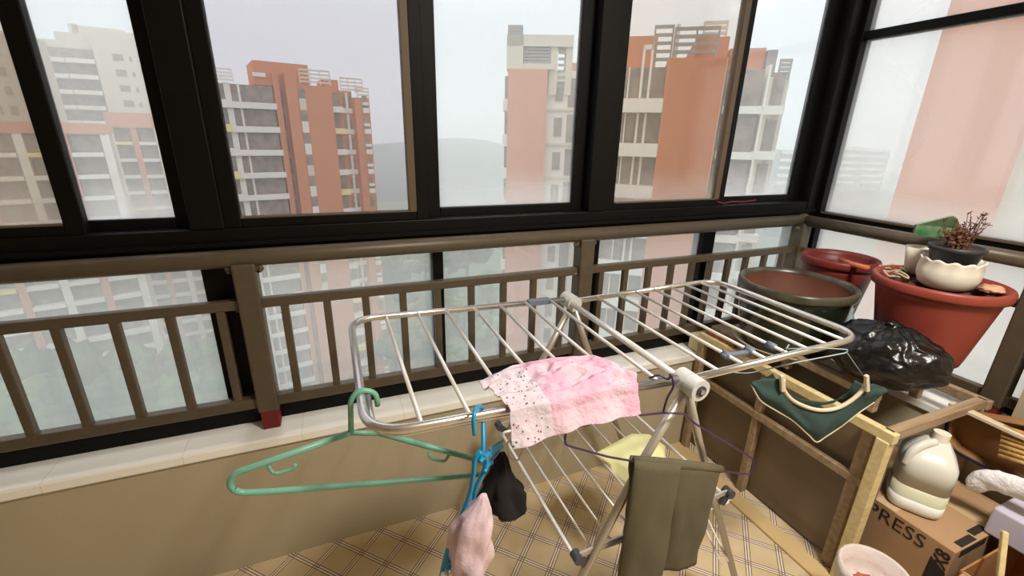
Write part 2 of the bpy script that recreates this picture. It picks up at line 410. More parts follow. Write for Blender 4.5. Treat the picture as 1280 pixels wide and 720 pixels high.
for px_, py_, ft in posts:
    b = bmesh.new(); w = .031
    box(b, px_-w, px_+w, py_-w, py_+w, .57, 1.07, .006)
    for s in (-1, 1):
        if py_ == YR:
            for zz in (1.055, .94, .60):
                for q in range(3):
                    blob(b, (px_+s*(w+.004+.004*q), py_-.004, zz-.012+rnd.random()*.012), .012-.002*q, 2, .5, 3, q+zz)
    p = link('post', b, 'rail', rl)
    b = bmesh.new(); box(b, px_-.026, px_+.026, py_-.026, py_+.026, SILL, .575, .003)
    link('post_foot', b, 'redfoot', p)
bx = [-.85, -.975, -1.1, -1.225, -1.55, -1.68, -.726, -.60, -.472, -.345, -.172, -.049, .070, .192, .312, .437, .562, .685, .808, .985, 1.105, 1.225, 1.345, 1.46, 1.565, 1.675, 1.785, 1.905, 2.025]
for x in bx:
    b = bmesh.new(); box(b, x-.0115, x+.0115, YR-.0115, YR+.0115, .612, .93, .003); link('baluster', b, 'rail', rl)

# ------------------------------------------------------------------ clothes rack
H = .90; RX0, RX1, RY0, RY1, HX = .014, 1.384, .704, 1.262, .728
cr = empty('clothes_rack', (HX, .98, 0), 'folding stainless steel butterfly clothes airer with both wings open, standing on the tiled floor', 'clothes rack')
def zw(x): return .915+.017*(HX-x)/.72 if x < HX else .906+.006*(x-HX)/.66
for s, xe in ((-1, RX0), (1, RX1)):
    b = bmesh.new()
    zh = zw(HX+s*.03)-.006; ze = zw(xe)
    pts = round_corners([(HX+s*.02, RY0, zh), (xe, RY0, ze), (xe, RY1, ze), (HX+s*.02, RY1, zh)], .085, 8, closed=False)
    tube(b, pts, .0095, 14)
    w = link('wing_frame', b, 'chrome', cr, True)
    if s < 0:
        b = bmesh.new(); pts = round_corners([(HX-.02, RY0+.004, zh-.013), (xe+.014, RY0+.004, ze-.014), (xe+.014, RY0+.14, ze-.006)], .085, 8, closed=False)
        tube(b, pts, .0055, 10); link('lower_rail', b, 'chrome', w, True)
for x in [.112, .205, .293, .383, .470, .560, .650, .835, .920, 1.0, 1.082, 1.158, 1.235, 1.31]:
    b = bmesh.new(); tube(b, [(x, RY0, zw(x)), (x, RY1, zw(x))], .0048, 8); link('drying_rod', b, 'rod', cr, True)
b = bmesh.new(); tube(b, [(HX, RY0, H), (HX, RY1, H)], .0095, 14); link('center_tube', b, 'rod', cr, True)
for yy, s in ((RY0, -1), (RY1, 1)):
    b = bmesh.new()
    for q0, q1, r in ((-.034, -.002, .0265), (.002, .034, .0265), (-.03, .03, .024)):
        tube(b, [(HX+.012, yy+s*.012+q0, H-.004), (HX+.012, yy+s*.012+q1, H-.004)], r, 28)
    h = link('hub', b, 'hub', cr, False)
    b = bmesh.new()
    for ee in (s,):
        y = yy+s*.012+ee*.0345
        tube(b, [(HX+.012, y-.003, H-.004), (HX+.012, y+.003, H-.004)], .013, 18); 
    link('hub_recess', b, 'darkplastic', h)
    b = bmesh.new()
    for ee in (s,):
        y = yy+s*.012+ee*.039
        tube(b, [(HX+.012, y-.002, H-.004), (HX+.012, y+.002, H-.004)], .006, 14)
    link('screw', b, 'chrome', h)
    for k in (-1, 1):
        b = bmesh.new(); y = yy+k*.008
        foot = (HX+k*.405, y, .012)
        tube(b, [(HX+.012+k*.012, y, H-.025), (HX+k*.10, y, H-.21), foot], .0105, 14); lg = link('leg', b, 'matte_steel', cr, True)
        b = bmesh.new(); tube(b, [(foot[0]-k*.008, y, .022), (foot[0]+k*.002, y, .0)], .0145, 14); link('foot_cap', b, 'darkplastic', lg)
# lower shelf
ZS = .435
b = bmesh.new(); tube(b, round_corners([(.478, .715, ZS), (1.0, .715, ZS), (1.0, 1.245, ZS), (.478, 1.245, ZS)], .02, 4), .0055, 10, closed=True); link('lower_shelf_frame', b, 'rod', cr, True)
for x in (.530, .592, .665, .738, .810, .880, .945):
    b = bmesh.new(); tube(b, [(x, .715, ZS), (x, 1.245, ZS)], .0036, 8); link('lower_rod', b, 'rod', cr, True)
for yy in (.70, 1.26):
    b = bmesh.new(); bar(b, (.474, yy, .458), (.962, yy, .498), .006, .014); link('cross_brace', b, 'matte_steel', cr)
    for x, z in ((.474, .455), (.962, .494)):
        b = bmesh.new(); tube(b, [(x, yy-.014, z), (x, yy+.014, z)], .013, 14); bar(b, (x, yy, z), (x+(.03 if x < .7 else -.02), yy, z-.035), .012, .02); link('brace_joint', b, 'darkplastic', cr)
for x in (.985, 1.01):
    b = bmesh.new(); tube(b, smooth_path([(x, .72, ZS-.004), (x+.01, .90, ZS-.05), (x+.02, .70, .20)], 6), .0034, 8); link('hanging_wire', b, 'rod', cr, True)
# plastic clips on the wings
def sleeve(a, c, r):
    b = bmesh.new(); tube(b, [a, c], r, 12); link('plastic_sleeve', b, 'clip_grey', cr, True)
a1 = at(890, 452, z=H); a2 = at(914, 441, z=H)
b = bmesh.new(); bar(b, (.905, .757, H+.008), (1.012, .757, H+.004), .014, .010, bev=.003); link('plastic_latch', b, 'clip_grey', cr)
for x in (.92, 1.0, 1.08):
    b = bmesh.new(); tube(b, [(x, .745, zw(x)), (x, .769, zw(x))], .010, 12); link('plastic_sleeve', b, 'clip_grey', cr, True)
b = bmesh.new(); bar(b, (.57, RY1, zw(.61)-.003), (.65, RY1, zw(.64)-.003), .0215, .0215, bev=.004); link('plastic_latch', b, 'clip_grey', cr)

# ------------------------------------------------------------------ hangers
def P2(lst, **k): return [at(u, v, **k) for u, v in lst]
YH = .84
def px_path(lst, r, n=6, closed=False, **k):
    return round_corners(P2(lst, **k), r, n, closed)
hk = empty('clothes_hanger', at(455, 500, y=YH), 'mint green plastic hanger hooked on the left end of the clothes airer', 'hanger', 'hangers on the clothes airer')
b = bmesh.new()
tube(b, px_path([(438, 541), (292, 592), (286, 607), (298, 616), (330, 615), (598, 594), (612, 588), (604, 577), (474, 541)], .02, 5, y=YH), .0064, 12)
link('hanger_frame', b, 'green_plastic', hk, True)
b = bmesh.new(); tube(b, px_path([(439, 543), (438, 500), (449, 487), (470, 490), (472, 507)], .03, 6, y=YH), .0056, 12); tube(b, px_path([(438, 541), (474, 542), (473, 537)], .002, 2, y=YH), .0052, 10)
link('hook', b, 'green_plastic', hk, True)
for pts in ([(333, 576), (339, 590), (347, 592), (366, 586), (370, 580)], [(536, 567), (538, 573), (556, 577), (563, 566)]):
    b = bmesh.new(); tube(b, px_path(pts, .008, 4, y=YH), .0038, 8); link('strap_notch', b, 'green_plastic', hk, True)

YBH = .672
hb = empty('clothes_hanger', at(600, 545, y=YBH), 'cyan blue plastic hanger drooping from the airer rail just left of the pink garment', 'hanger', 'hangers on the clothes airer')
b = bmesh.new(); q = [at(593, 543, y=.66), at(592, 524, y=.66), at(595, 511, y=.676), at(601, 508, y=.704), at(605, 514, y=.722), at(604, 530, y=.705), at(604, 562, y=YBH), at(598, 574, y=YBH)]
tube(b, smooth_path(q, 5), .0042, 10); link('hook', b, 'blue_plastic', hb, True)
b = bmesh.new()
tube(b, smooth_path(P2([(602, 564), (594, 572), (592, 590), (590, 604), (586, 622), (574, 652), (562, 680), (556, 700), (550, 728)], y=YBH), 3), .0062, 10, flat=.7)
tube(b, smooth_path(P2([(602, 564), (608, 574), (604, 590), (594, 612), (590, 636), (574, 668), (562, 694), (556, 735)], y=YBH+.012), 3), .0056, 10, flat=.7)
tube(b, smooth_path([at(600, 577, y=YBH), at(612, 566, y=.70), at(627, 553, y=.76)], 4), .0045, 8)
tube(b, smooth_path([at(606, 590, y=YBH), at(614, 574, y=.71), at(628, 558, y=.765)], 4), .0035, 8)
link('hanger_frame', b, 'blue_plastic', hb, True)
b = bmesh.new(); bar(b, at(572, 712, y=YBH), at(572, 684, y=YBH), .008, .004); bar(b, at(562, 708, y=YBH), at(573, 684, y=YBH), .006, .005); bar(b, at(563, 712, y=YBH-.006), at(600, 684, y=YBH-.01), .006, .012); link('clip', b, 'blue_plastic', hb)
b = bmesh.new(); blob(b, at(556, 719, y=YBH-.01), .009, 2, .1); link('clip_pad', b, 'white_pot', hb, True)
b = bmesh.new(); bar(b, at(612, 565, y=.70), at(626, 556, y=.71), .004, .016); bar(b, at(606, 583, y=.69), at(616, 577, y=.70), .004, .01); link('clip', b, 'blue_plastic', hb)

# purple wire hanger, turned about 30 degrees
TH = math.radians(0); HC = Vector((.700, .672, 0)); HD = Vector((math.cos(TH), math.sin(TH), 0)); HN = Vector((-HD.y, HD.x, 0))
def onp(u, v, c, n):
    d = RT*(u-640)/F - UP*(v-360)/F + FW
    return EYE + d*((c-EYE).dot(n)/d.dot(n))
def PP(lst, c=HC, n=HN): return [onp(u, v, c, n) for u, v in lst]
hp = empty('clothes_hanger', onp(832, 470, HC, HN), 'dark purple wire hanger by the front hub of the airer, carrying olive trousers', 'hanger', 'hangers on the clothes airer')
b = bmesh.new()
tube(b, round_corners(PP([(829, 516), (800, 519), (796, 516), (707, 537), (706, 556), (760, 571), (800, 578), (938, 593), (942, 574), (868, 529), (855, 517), (829, 516)]), .012, 4, False), .0026, 8)
link('hanger_frame', b, 'purple', hp, True)
b = bmesh.new(); q = PP([(829, 516), (834, 498), (842, 482), (838, 468)]) + [Vector((.672, .692, .922)), Vector((.655, .706, .928)), Vector((.640, .719, .916))]
tube(b, smooth_path(q, 5), .0026, 8); link('hook', b, 'purple', hp, True)

hw = empty('clothes_hanger', at(905, 459, y=.74), 'thin pale blue wire hanger hanging level below the right wing of the airer', 'hanger', 'hangers on the clothes airer')
b = bmesh.new(); c = Vector((1.1, .72, 0)); n = Vector((.38, .925, 0)).normalized()
tube(b, round_corners(PP([(980, 449), (940, 450), (913, 457), (914, 465), (935, 467), (1000, 452), (1058, 441), (1060, 437), (1030, 435), (985, 436)], c, n), .02, 5, False), .0018, 8)
tube(b, PP([(920, 458), (926, 451), (928, 448)], c, n), .0018, 6)
link('hanger_frame', b, 'wire', hw, True)
b = bmesh.new(); q = PP([(983, 436), (982, 444)], c, n); tube(b, smooth_path([q[1], q[0], at(983, 436, y=RY0-.012), at(986, 431, y=RY0)], 4), .0018, 6); link('hook', b, 'wire', hw, True)

# ------------------------------------------------------------------ cloths
def wr(p, s=1.0, f=14, seed=0): return noise.noise(Vector((p.x*f+seed, p.y*f, p.z*f)))*s
# pink garment over the left wing
top = [at(u, v, z=.934) for u, v in ((598, 480), (640, 459), (690, 449), (742, 446), (774, 458), (794, 470))]
frt = [at(u, v, z=.934) for u, v in ((640, 519), (672, 514), (705, 507), (735, 501), (768, 492), (802, 484))]
for p in frt: p.y = RY0-.018
bot = [at(u, v, y=RY0-.046) for u, v in ((640, 561), (672, 552), (705, 541), (738, 530), (768, 524), (796, 517))]
bot[-1] = at(801, 517, y=RY0-.042)
def pinkf(u, v):
    a = pw(top, u); f_ = pw(frt, u); c_ = pw(bot, u)
    if v < .55:
        t = v/.55; p = a.lerp(f_, t); w = .010*math.sin(PI*min(1, t*1.2))**.5
        dz = .012*noise.noise(Vector((p.x*8+p.y*14, p.y*30-p.x*8, 2))) + .016*(.35-abs(noise.noise(Vector((p.x*12+p.y*16, p.y*34-p.x*14, 5)))))+.005*noise.noise(Vector((p.x*50, p.y*60, 1)))
        p.z += max(-.003, dz*w*150+.004)
    else:
        t = (v-.55)/.45; p = f_.lerp(c_, t); p.z += .012*(1-t)*math.sin(PI*min(t*3, 1)) if t < .33 else 0
        p.y += .012*t*noise.noise(Vector((p.x*22, p.z*10, 4)))-.004*t*abs(math.sin(p.x*31+p.z*20))*.6
    p.x += .006*noise.noise(Vector((v*5, u*3, 7)))
    return p
b = bmesh.new(); grid(b, pinkf, 120, 80)
def pink_mat():
    m = M_['pink']; return m
pk = link('baby_garment', b, 'pink', None, True); solid(pk, .003); subsurf(pk, 1)
# printed end panel: small dark and teal specks near the left edge (object x)
def speck_mat():
    m = mat('pink cotton with speckled print', (240, 190, 208), .9); nt = m.node_tree; bs = nt.nodes['Principled BSDF']; L = nt.links.new; N = nt.nodes.new
    tc = N('ShaderNodeTexCoord'); v = N('ShaderNodeTexVoronoi'); v.inputs['Scale'].default_value = 120; L(tc.outputs['Object'], v.inputs['Vector'])
    lt = N('ShaderNodeMath'); lt.operation = 'LESS_THAN'; lt.inputs[1].default_value = .27; L(v.outputs['Distance'], lt.inputs[0])
    v2 = N('ShaderNodeMath'); v2.operation = 'GREATER_THAN'; v2.inputs[1].default_value = .5; L(v.outputs['Color'], v2.inputs[0])
    sx = N('ShaderNodeSeparateXYZ'); L(tc.outputs['Object'], sx.inputs[0])
    lx = N('ShaderNodeMath'); lx.operation = 'LESS_THAN'; lx.inputs[1].default_value = .365; L(sx.outputs[0], lx.inputs[0])
    mu = N('ShaderNodeMath'); mu.operation = 'MULTIPLY'; L(lt.outputs[0], mu.inputs[0]); L(lx.outputs[0], mu.inputs[1])
    mu2 = N('ShaderNodeMath'); mu2.operation = 'MULTIPLY'; L(mu.outputs[0], mu2.inputs[0]); L(v2.outputs[0], mu2.inputs[1])
    nz = N('ShaderNodeTexNoise'); nz.inputs['Scale'].default_value = 30; L(tc.outputs['Object'], nz.inputs['Vector'])
    rr = N('ShaderNodeValToRGB'); rr.color_ramp.elements[0].color = lin((70, 84, 96)); rr.color_ramp.elements[1].color = lin((170, 70, 100)); rr.color_ramp.elements[0].position = .45; rr.color_ramp.elements[1].position = .62
    L(nz.outputs['Fac'], rr.inputs['Fac'])
    m0 = N('ShaderNodeMixRGB'); L(lx.outputs[0], m0.inputs[0]); m0.inputs[1].default_value = lin((226, 178, 198))
    n3 = N('ShaderNodeTexNoise'); n3.inputs['Scale'].default_value = 16; n3.inputs['Detail'].default_value = 4; L(tc.outputs['Object'], n3.inputs['Vector'])
    r3 = N('ShaderNodeValToRGB'); r3.color_ramp.elements[0].position = .38; r3.color_ramp.elements[0].color = lin((212, 162, 184)); r3.color_ramp.elements[1].position = .66; r3.color_ramp.elements[1].color = lin((216, 186, 198))
    L(n3.outputs['Fac'], r3.inputs['Fac']); L(r3.outputs[0], m0.inputs[1]); m0.inputs[2].default_value = lin((206, 192, 200))
    mx = N('ShaderNodeMixRGB'); L(mu2.outputs[0], mx.inputs[0]); L(m0.outputs[0], mx.inputs[1]); L(rr.outputs[0], mx.inputs[2]); L(mx.outputs[0], bs.inputs['Base Color'])
    n2 = N('ShaderNodeTexNoise'); n2.inputs['Scale'].default_value = 35; n2.inputs['Detail'].default_value = 6; L(tc.outputs['Object'], n2.inputs['Vector'])
    bp = N('ShaderNodeBump'); bp.inputs['Strength'].default_value = .8; bp.inputs['Distance'].default_value = .012; L(n2.outputs['Fac'], bp.inputs['Height']); L(bp.outputs[0], bs.inputs['Normal'])
    return m
pk.data.materials[0] = speck_mat()
tag(pk, 'crumpled pink baby garment with speckled end draped over the left wing of the airer', 'garment')

# olive trousers over the purple hanger
tp = PP([(793, 577), (897, 588)]); tr = empty('trousers', tp[0], 'olive brown trousers folded over the purple hanger, both legs hanging down', 'trousers')
def legf(x0, x1, xb0, xb1, zb, side, seed):
    # one trouser leg as a flattened closed tube hanging from the hanger bar
    b = bmesh.new(); rings = []; seg = 28; n = 26
    for j in range(n+1):
        t = j/n
        A = tp[0].lerp(tp[1], lerp(x0, xb0, t)); B = tp[0].lerp(tp[1], lerp(x1, xb1, t))
        c = (A+B)/2; w = (B-A).length/2; z0 = c.z+.006
        z = lerp(z0, zb, t)
        th = .007+.012*min(1, t*3)
        ring = []
        for k in range(seg):
            a = 2*PI*k/seg; ca, sa = math.cos(a), math.sin(a)
            p = Vector((c.x, c.y, 0)) + HD*ca*w*(1+.03*noise.noise(Vector((t*5, a, seed)))) + HN*(sa*th + side)
            p += HN*.007*noise.noise(Vector((ca*2.5+seed, t*4, seed)))*min(1, t*4)
            zk = lerp(tp[0].z, tp[1].z, (p.x-tp[0].x)/(tp[1].x-tp[0].x))+.007; p.z = lerp(zk, zb+(zk-z0)*.6, t) + .004*noise.noise(Vector((ca*3, seed, t)))
            if j == 0: p = Vector((c.x, c.y, 0))+HD*ca*w+HN*(sa*.004+side); p.z = lerp(tp[0].z, tp[1].z, (p.x-tp[0].x)/(tp[1].x-tp[0].x))+.012
            ring.append(b.verts.new(p))
        rings.append(ring)
    for j in range(n):
        for k in range(seg): b.faces.new((rings[j][k], rings[j][(k+1) % seg], rings[j+1][(k+1) % seg], rings[j+1][k]))
    b.faces.new(rings[0]); b.faces.new(rings[-1])
    return b
o = link('trouser_leg', legf(-.02, .47, -.02, .47, .26, -.012, 1.0), 'olive', tr, True)
o = link('trouser_leg', legf(.42, 1.0, .46, .93, .335, -.004, 5.0), 'olive', tr, True)
o = link('trouser_leg', legf(.0, .95, .05, .9, .44, .006, 9.0), 'olive', tr, True)
b = bmesh.new(); q = [tp[0].lerp(tp[1], t)+Vector((0, 0, .006)) for t in (-.01, .2, .4, .6, .8, 1.04)]
tube(b, q, [.009, .011, .012, .012, .012, .010], 14); link('folded_crotch', b, 'olive', tr, True)

# yellow cloth on the lower shelf
yc = [at(u, v, z=ZS+.02) for u, v in ((742, 566), (790, 540), (812, 541), (832, 556), (838, 590), (800, 604), (770, 582))]
b = bmesh.new(); cen = sum(yc, Vector())/7
def yf(u, v):
    a = u*7; k = int(a) % 7; e = yc[k].lerp(yc[(k+1) % 7], a-int(a))
    p = cen.lerp(e, v); p.z = ZS+.012 + .035*(1-v**3)*(.7+.6*noise.noise(Vector((p.x*18, p.y*18, 3)))) - (.03 if v > .9 else 0)*(1 if p.y < .96 else 0)
    return p
grid(b, yf, 56, 16); bmesh.ops.remove_doubles(b, verts=b.verts, dist=.0008)
o = link('folded_cloth', b, 'yellow', None, True); solid(o, .004); tag(o, 'pale yellow cloth bundled on the lower shelf of the airer, behind the trousers', 'cloth')

# black sock and pinkish sock hanging from the blue hanger's clips
def hang(name, outline, y, thick, m, label, cat, seed):
    """cloth hanging from a clip: closed tube through (centre px, half width px) rows"""
    b = bmesh.new(); seg = 48; rings = []
    rows = []
    for j in range(len(outline)*4-3):
        t = j/4; k = min(int(t), len(outline)-2); f = t-k
        rows.append([lerp(outline[k][i], outline[k+1][i], f) for i in range(3)])
    for j, (u, v, hwid) in enumerate(rows):
        c = at(u, v, y=y); e = at(u+hwid, v, y=y); w = (e-c).length
        ring = []
        for k in range(seg):
            a = 2*PI*k/seg; f = 1+.34*noise.noise(Vector((math.cos(a)*1.6+seed, math.sin(a)*1.6, j*.16)))+.1*noise.noise(Vector((math.cos(a)*5+seed, math.sin(a)*5, j*.3)))
            f += .11*math.sin(5*a+seed+.22*j)*min(1, j/5)
            ring.append(b.verts.new(c+Vector((math.cos(a)*w*f, math.sin(a)*min(w*.8, thick)*f, 0))))
        rings.append(ring)
    for j in range(len(rings)-1):
        for k in range(seg): b.faces.new((rings[j][k], rings[j][(k+1) % seg], rings[j+1][(k+1) % seg], rings[j+1][k]))
    b.faces.new(rings[0]); b.faces.new(rings[-1])
    return tag(link(name, b, m, None, True), label, cat)
hang('sock', [(628, 566, 3), (627, 576, 8), (624, 590, 13), (624, 606, 20), (628, 620, 24), (634, 634, 20), (638, 644, 10)], .735, .03, 'black_cloth', 'black sock clipped to the upper arm of the blue hanger', 'sock', 1)
hang('sock', [(604, 618, 3), (601, 628, 9), (594, 642, 17), (590, 658, 22), (587, 680, 20), (588, 700, 23), (585, 722, 19), (582, 745, 12)], .66, .035, 'greypink', 'pinkish grey baby sock hanging low from the blue hanger', 'sock', 4)
b = bmesh.new(); tube(b, round_corners(P2([(634, 552), (650, 552), (653, 562), (648, 576), (636, 572)], y=.735), .006, 3), .0022, 8, closed=True); 
tag(link('clothes_peg', b, mat('clear plastic', (225, 215, 210), .15, trans=.6), None, True), 'small clear plastic peg beside the black sock', 'peg')

# dark green cloth with cream trim, on the pale wire hanger
g0 = Vector((1.12, .70, 0)); gn = Vector((.30, .954, 0)).normalized()
gt = PP([(938, 477), (957, 473), (975, 474), (984, 492), (1002, 507), (1030, 515), (1052, 511), (1070, 498), (1080, 482), (1092, 480), (1105, 484)], g0, gn)
gb = PP([(938, 479), (950, 500), (970, 513), (990, 525), (1010, 543), (1020, 552), (1032, 545), (1050, 533), (1072, 516), (1092, 502), (1107, 488)], g0, gn)
b = bmesh.new()
def gf(u, v):
    p = pw(gt, u).lerp(pw(gb, u), v); p += gn*(-.012*math.sin(PI*v)*(.5+noise.noise(Vector((u*7, v*2, 1))))); return p
grid(b, gf, 50, 14); gc = link('small_shorts', b, 'teal', None, True); solid(gc, .004)
tag(gc, 'dark green cloth with a cream curved edge hanging below the right wing of the airer', 'cloth')
b = bmesh.new()
def gf2(u, v):
    t0 = PP([(957, 473), (975, 487), (1000, 499), (1030, 503), (1060, 497), (1082, 482)], g0+gn*.03, gn); p = pw(t0, u).lerp(pw(gt[2:9], u)+gn*.03, v); return p
grid(b, gf2, 30, 6); o = link('back_panel', b, 'teal', gc, True); solid(o, .003)
b = bmesh.new(); tube(b, smooth_path([p-gn*.004 for p in PP([(978, 473), (979, 487), (992, 501), (1018, 511), (1042, 510), (1062, 500), (1077, 486), (1082, 475)], g0, gn)], 4), .0055, 10); link('cream_edging', b, 'cream_trim', gc, True)
b = bmesh.new(); tube(b, smooth_path([p-gn*.002 for p in gb[:10]], 4), .0022, 8); link('hem', b, 'cream_trim', gc, True)
for u in (978, 1084):
    b = bmesh.new(); q = PP([(u, 489), (u-1, 469)], g0-gn*.012, gn); bar(b, q[0], q[1], .010, .010, bev=.002); link('peg', b, 'cream_trim', gc)
for qa, qb in (((980, 470), (968, 459)), ((1082, 474), (1059, 441))):
    b = bmesh.new(); tube(b, [PP([qa], g0, gn)[0], PP([qb], c, n)[0]], .0008, 6); link('hanging_thread', b, 'wire', gc, True)

# ------------------------------------------------------------------ wooden rack on the right
X5 = 1.50
wr_ = empty('wooden_rack', (1.75, 1.0, 0), 'rough pine frame rack with smoky side panel standing against the right wall', 'rack')
def wb(name, a, c, w, h, m='planky', bev=.003, up=Vector((0, 0, 1)), par=wr_):
    b = bmesh.new(); bar(b, a, c, w, h, bev=bev, up=up); return link(name, b, m, par)
wb('top_rail', (X5, .60, .600), (X5, 1.385, .600), .028, .034)
wb('top_rail', (2.02, .60, .600), (2.02, 1.385, .600), .028, .034, 'plankb')
wb('lower_rail', (X5+.02, .64, .385), (X5+.02, 1.385, .385), .022, .03, 'plankb')
wb('leg', (X5, .625, 0), (X5, .625, .585), .036, .036)
wb('leg', (X5+.03, .68, 0), (X5+.03, .68, .585), .034, .034, 'plankb')
wb('leg', (X5+.03, 1.06, 0), (X5+.03, 1.06, .585), .03, .03, 'plankb')
wb('leg', (X5, 1.37, 0), (X5, 1.37, .585), .03, .03, 'plankb')
wb('leg', (2.02, .625, 0), (2.02, .625, .585), .036, .036, 'plankb')
wb('leg', (2.02, 1.37, 0), (2.02, 1.37, .585), .036, .036, 'plankb')
wb('end_rail', (X5, .625, .600), (2.02, .625, .600), .03, .034, 'plankb')
wb('end_rail', (X5, 1.37, .600), (2.02, 1.37, .600), .03, .034, 'plankb')
b = bmesh.new(); box(b, X5+.05, X5+.056, .62, 1.385, .012, .585); link('side_panel', b, 'board', wr_)

# low stool frame standing on the rack
st = empty('stool_frame', (1.70, .95, .617), 'small brown timber frame lying on the rack beneath the black bin bag', 'wooden frame')
wb('rail', (1.56, .70, .672), (1.56, 1.03, .672), .03, .026, 'plankb', par=st)
wb('rail', (1.80, .70, .672), (1.80, 1.03, .672), .03, .026, 'plankr', par=st)
for x in (1.56, 1.80):
    for y in (.715, 1.015): wb('leg', (x, y, .617), (x, y, .660), .028, .028, 'plankb', par=st)
wb('cross_rail', (1.56, .84, .672), (1.80, .84, .672), .028, .024, 'plankr', par=st)
# planks
def plank(x0, x1, y0, y1, z0, z1, m, label, rz=0, grp='planks laid across the rack'):
    c = Vector(((x0+x1)/2, (y0+y1)/2, 0)); b = bmesh.new(); box(b, x0-c.x, x1-c.x, y0-c.y, y1-c.y, z0, z1, .003)
    o = link('wooden_plank', b, m); o.location = c; o.rotation_euler.z = rz; return tag(o, label, 'plank', grp)
plank(1.50, 2.03, 1.285, 1.365, .618, .640, 'plankr', 'reddish plank across the rack by the front windows, behind the dark green pot', .03)
plank(1.50, 2.03, 1.20, 1.27, .618, .636, 'plankr', 'thin reddish plank under the far edge of the dark green pot', -.02)
plank(1.49, 2.03, 1.08, 1.17, .618, .642, 'plankb', 'brown plank under the middle of the dark green pot')
plank(1.52, 1.60, 1.045, 1.36, .642, .656, 'plankb', 'long brown plank beside the dark green pot at the airer side')
for k, (q, rz, mm, nm) in enumerate(((.618, .05, 'plankb', 'lowest, brown, of three timber slats stacked under the big terracotta pot'), (.651, -.12, 'plankr', 'middle, reddish, of three timber slats stacked under the big terracotta pot'), (.684, .1, 'plankb', 'topmost, brown, of three timber slats stacked under the big terracotta pot'))):
    plank(1.80, 2.0, .745, .875, q, q+.032, mm, nm, rz)
plank(1.50, 2.00, .575, .605, .575, .617, 'plankb', 'rough brown batten across the front end of the rack') if False else None

# ------------------------------------------------------------------ pots
def pot(name, c, r, z0, z1, rb, m_out, m_rim, m_in, label, lip=.014, soil=.06, wallt=.012, bulge=0, soilm='soil'):
    h = z1-z0; e = empty(name, (c[0], c[1], z0), label, 'plant pot')
    b = bmesh.new(); pr = [(0, 0), (rb*.9, 0), (rb, .006)]
    for k in range(1, 9):
        t = k/9; pr.append((lerp(rb, r-lip, t)+bulge*math.sin(PI*t), h*t*.92))
    pr += [(r-lip, h-.03)]
    lathe(b, pr+[(r-lip-wallt*.3, h-.03)], 56, c[0], c[1], z0); link('pot_body', b, m_out, e, True)
    b = bmesh.new(); lathe(b, [(r-lip-.004, h-.036), (r-.003, h-.034), (r, h-.026), (r, h-.008), (r-.004, h-.001), (r-.009, h), (r-lip-wallt+.004, h-.004), (r-lip-wallt, h-.02)], 56, c[0], c[1], z0); link('rim', b, m_rim, e, True)
    b = bmesh.new(); lathe(b, [(r-lip-wallt, h-.02), (r-lip-wallt-.012, h-soil-.01), (0, h-soil-.01)], 56, c[0], c[1], z0); link('inner_wall', b, m_in, e, True)
    b = bmesh.new()
    rs = r-lip-wallt-.008
    pr = [(rs*k/10, h-soil+.008*math.sin(k*1.7)) for k in range(10, -1, -1)]; lathe(b, pr, 40, c[0], c[1], z0)
    for v in b.verts: v.co.z += .008*noise.noise(v.co*30)
    link('soil', b, soilm, e, True); return e
gp = pot('plant_pot', (1.648, 1.112), .204, .657, .93, .150, 'glaze', 'glaze_rim', 'terra_in', 'wide dark green glazed pot with a pale rim, nearest the airer', .013, .10, .010, .012, 'terra_in')
b = bmesh.new(); lathe(b, [(0, 0), (.15, 0), (.185, .018), (.18, .02), (.15, .006)], 48, 1.652, 1.118, .655); 
for v in b.verts: v.co.z += .002
link('saucer', b, mat('pale clay saucer', (170, 158, 130), .6), gp, True)
rp = pot('plant_pot', (1.975, 1.175), .142, .642, .988, .085, 'terra', 'terra', 'terra', 'tall dark red plastic pot in the corner behind the green glazed pot', .012, .05, .01)
bp_ = pot('plant_pot', (1.91, .80), .186, .718, 1.005, .120, 'terra2', 'terra2', 'terra2', 'big terracotta red pot on the right holding a white pot and dry roots', .014, .035, .01)
# stick across the red pot
b = bmesh.new(); a1 = Vector((1.90, 1.13, .985)); a2 = Vector((1.955, 1.045, 1.0)); 
tube(b, [at(1050, 324, z=.975), at(1066, 331, z=.985), at(1085, 335, z=.995)], [.008, .011, .009], 12); tag(link('clay_shard', b, 'terracotta_shard', None, True), 'orange brown stick resting inside the tall dark red pot', 'stick')
# dry roots and shards in the big pot
for k, (u, v, s) in enumerate(((1120, 336, .05), (1112, 343, .04), (1126, 345, .045), (1106, 337, .035), (1130, 338, .03))):
    b = bmesh.new(); c0 = at(u, v, z=.990); q = []
    for j in range(7):
        a = j*1.3+k; q.append(c0+Vector((math.cos(a)*s*.5, math.sin(a)*s*.5, .008*math.sin(j*2)+.004)))
    tube(b, smooth_path(q, 4), .0035, 8)
    tag(link('dry_root', b, 'root', None, True), 'pale dry root curled on the soil at the left of the big terracotta pot', 'root', 'dry roots in the big pot')
b = bmesh.new(); blob(b, at(1240, 361, z=.992), .042, 3, .35, 3, 2, (1, .8, .3)); tag(link('clay_lump', b, mat('pale pink clay', (214, 160, 130), .9, noise_amt=.3, nscale=30), None, True), 'pale pink clay lump on the soil at the right of the big terracotta pot', 'clay')
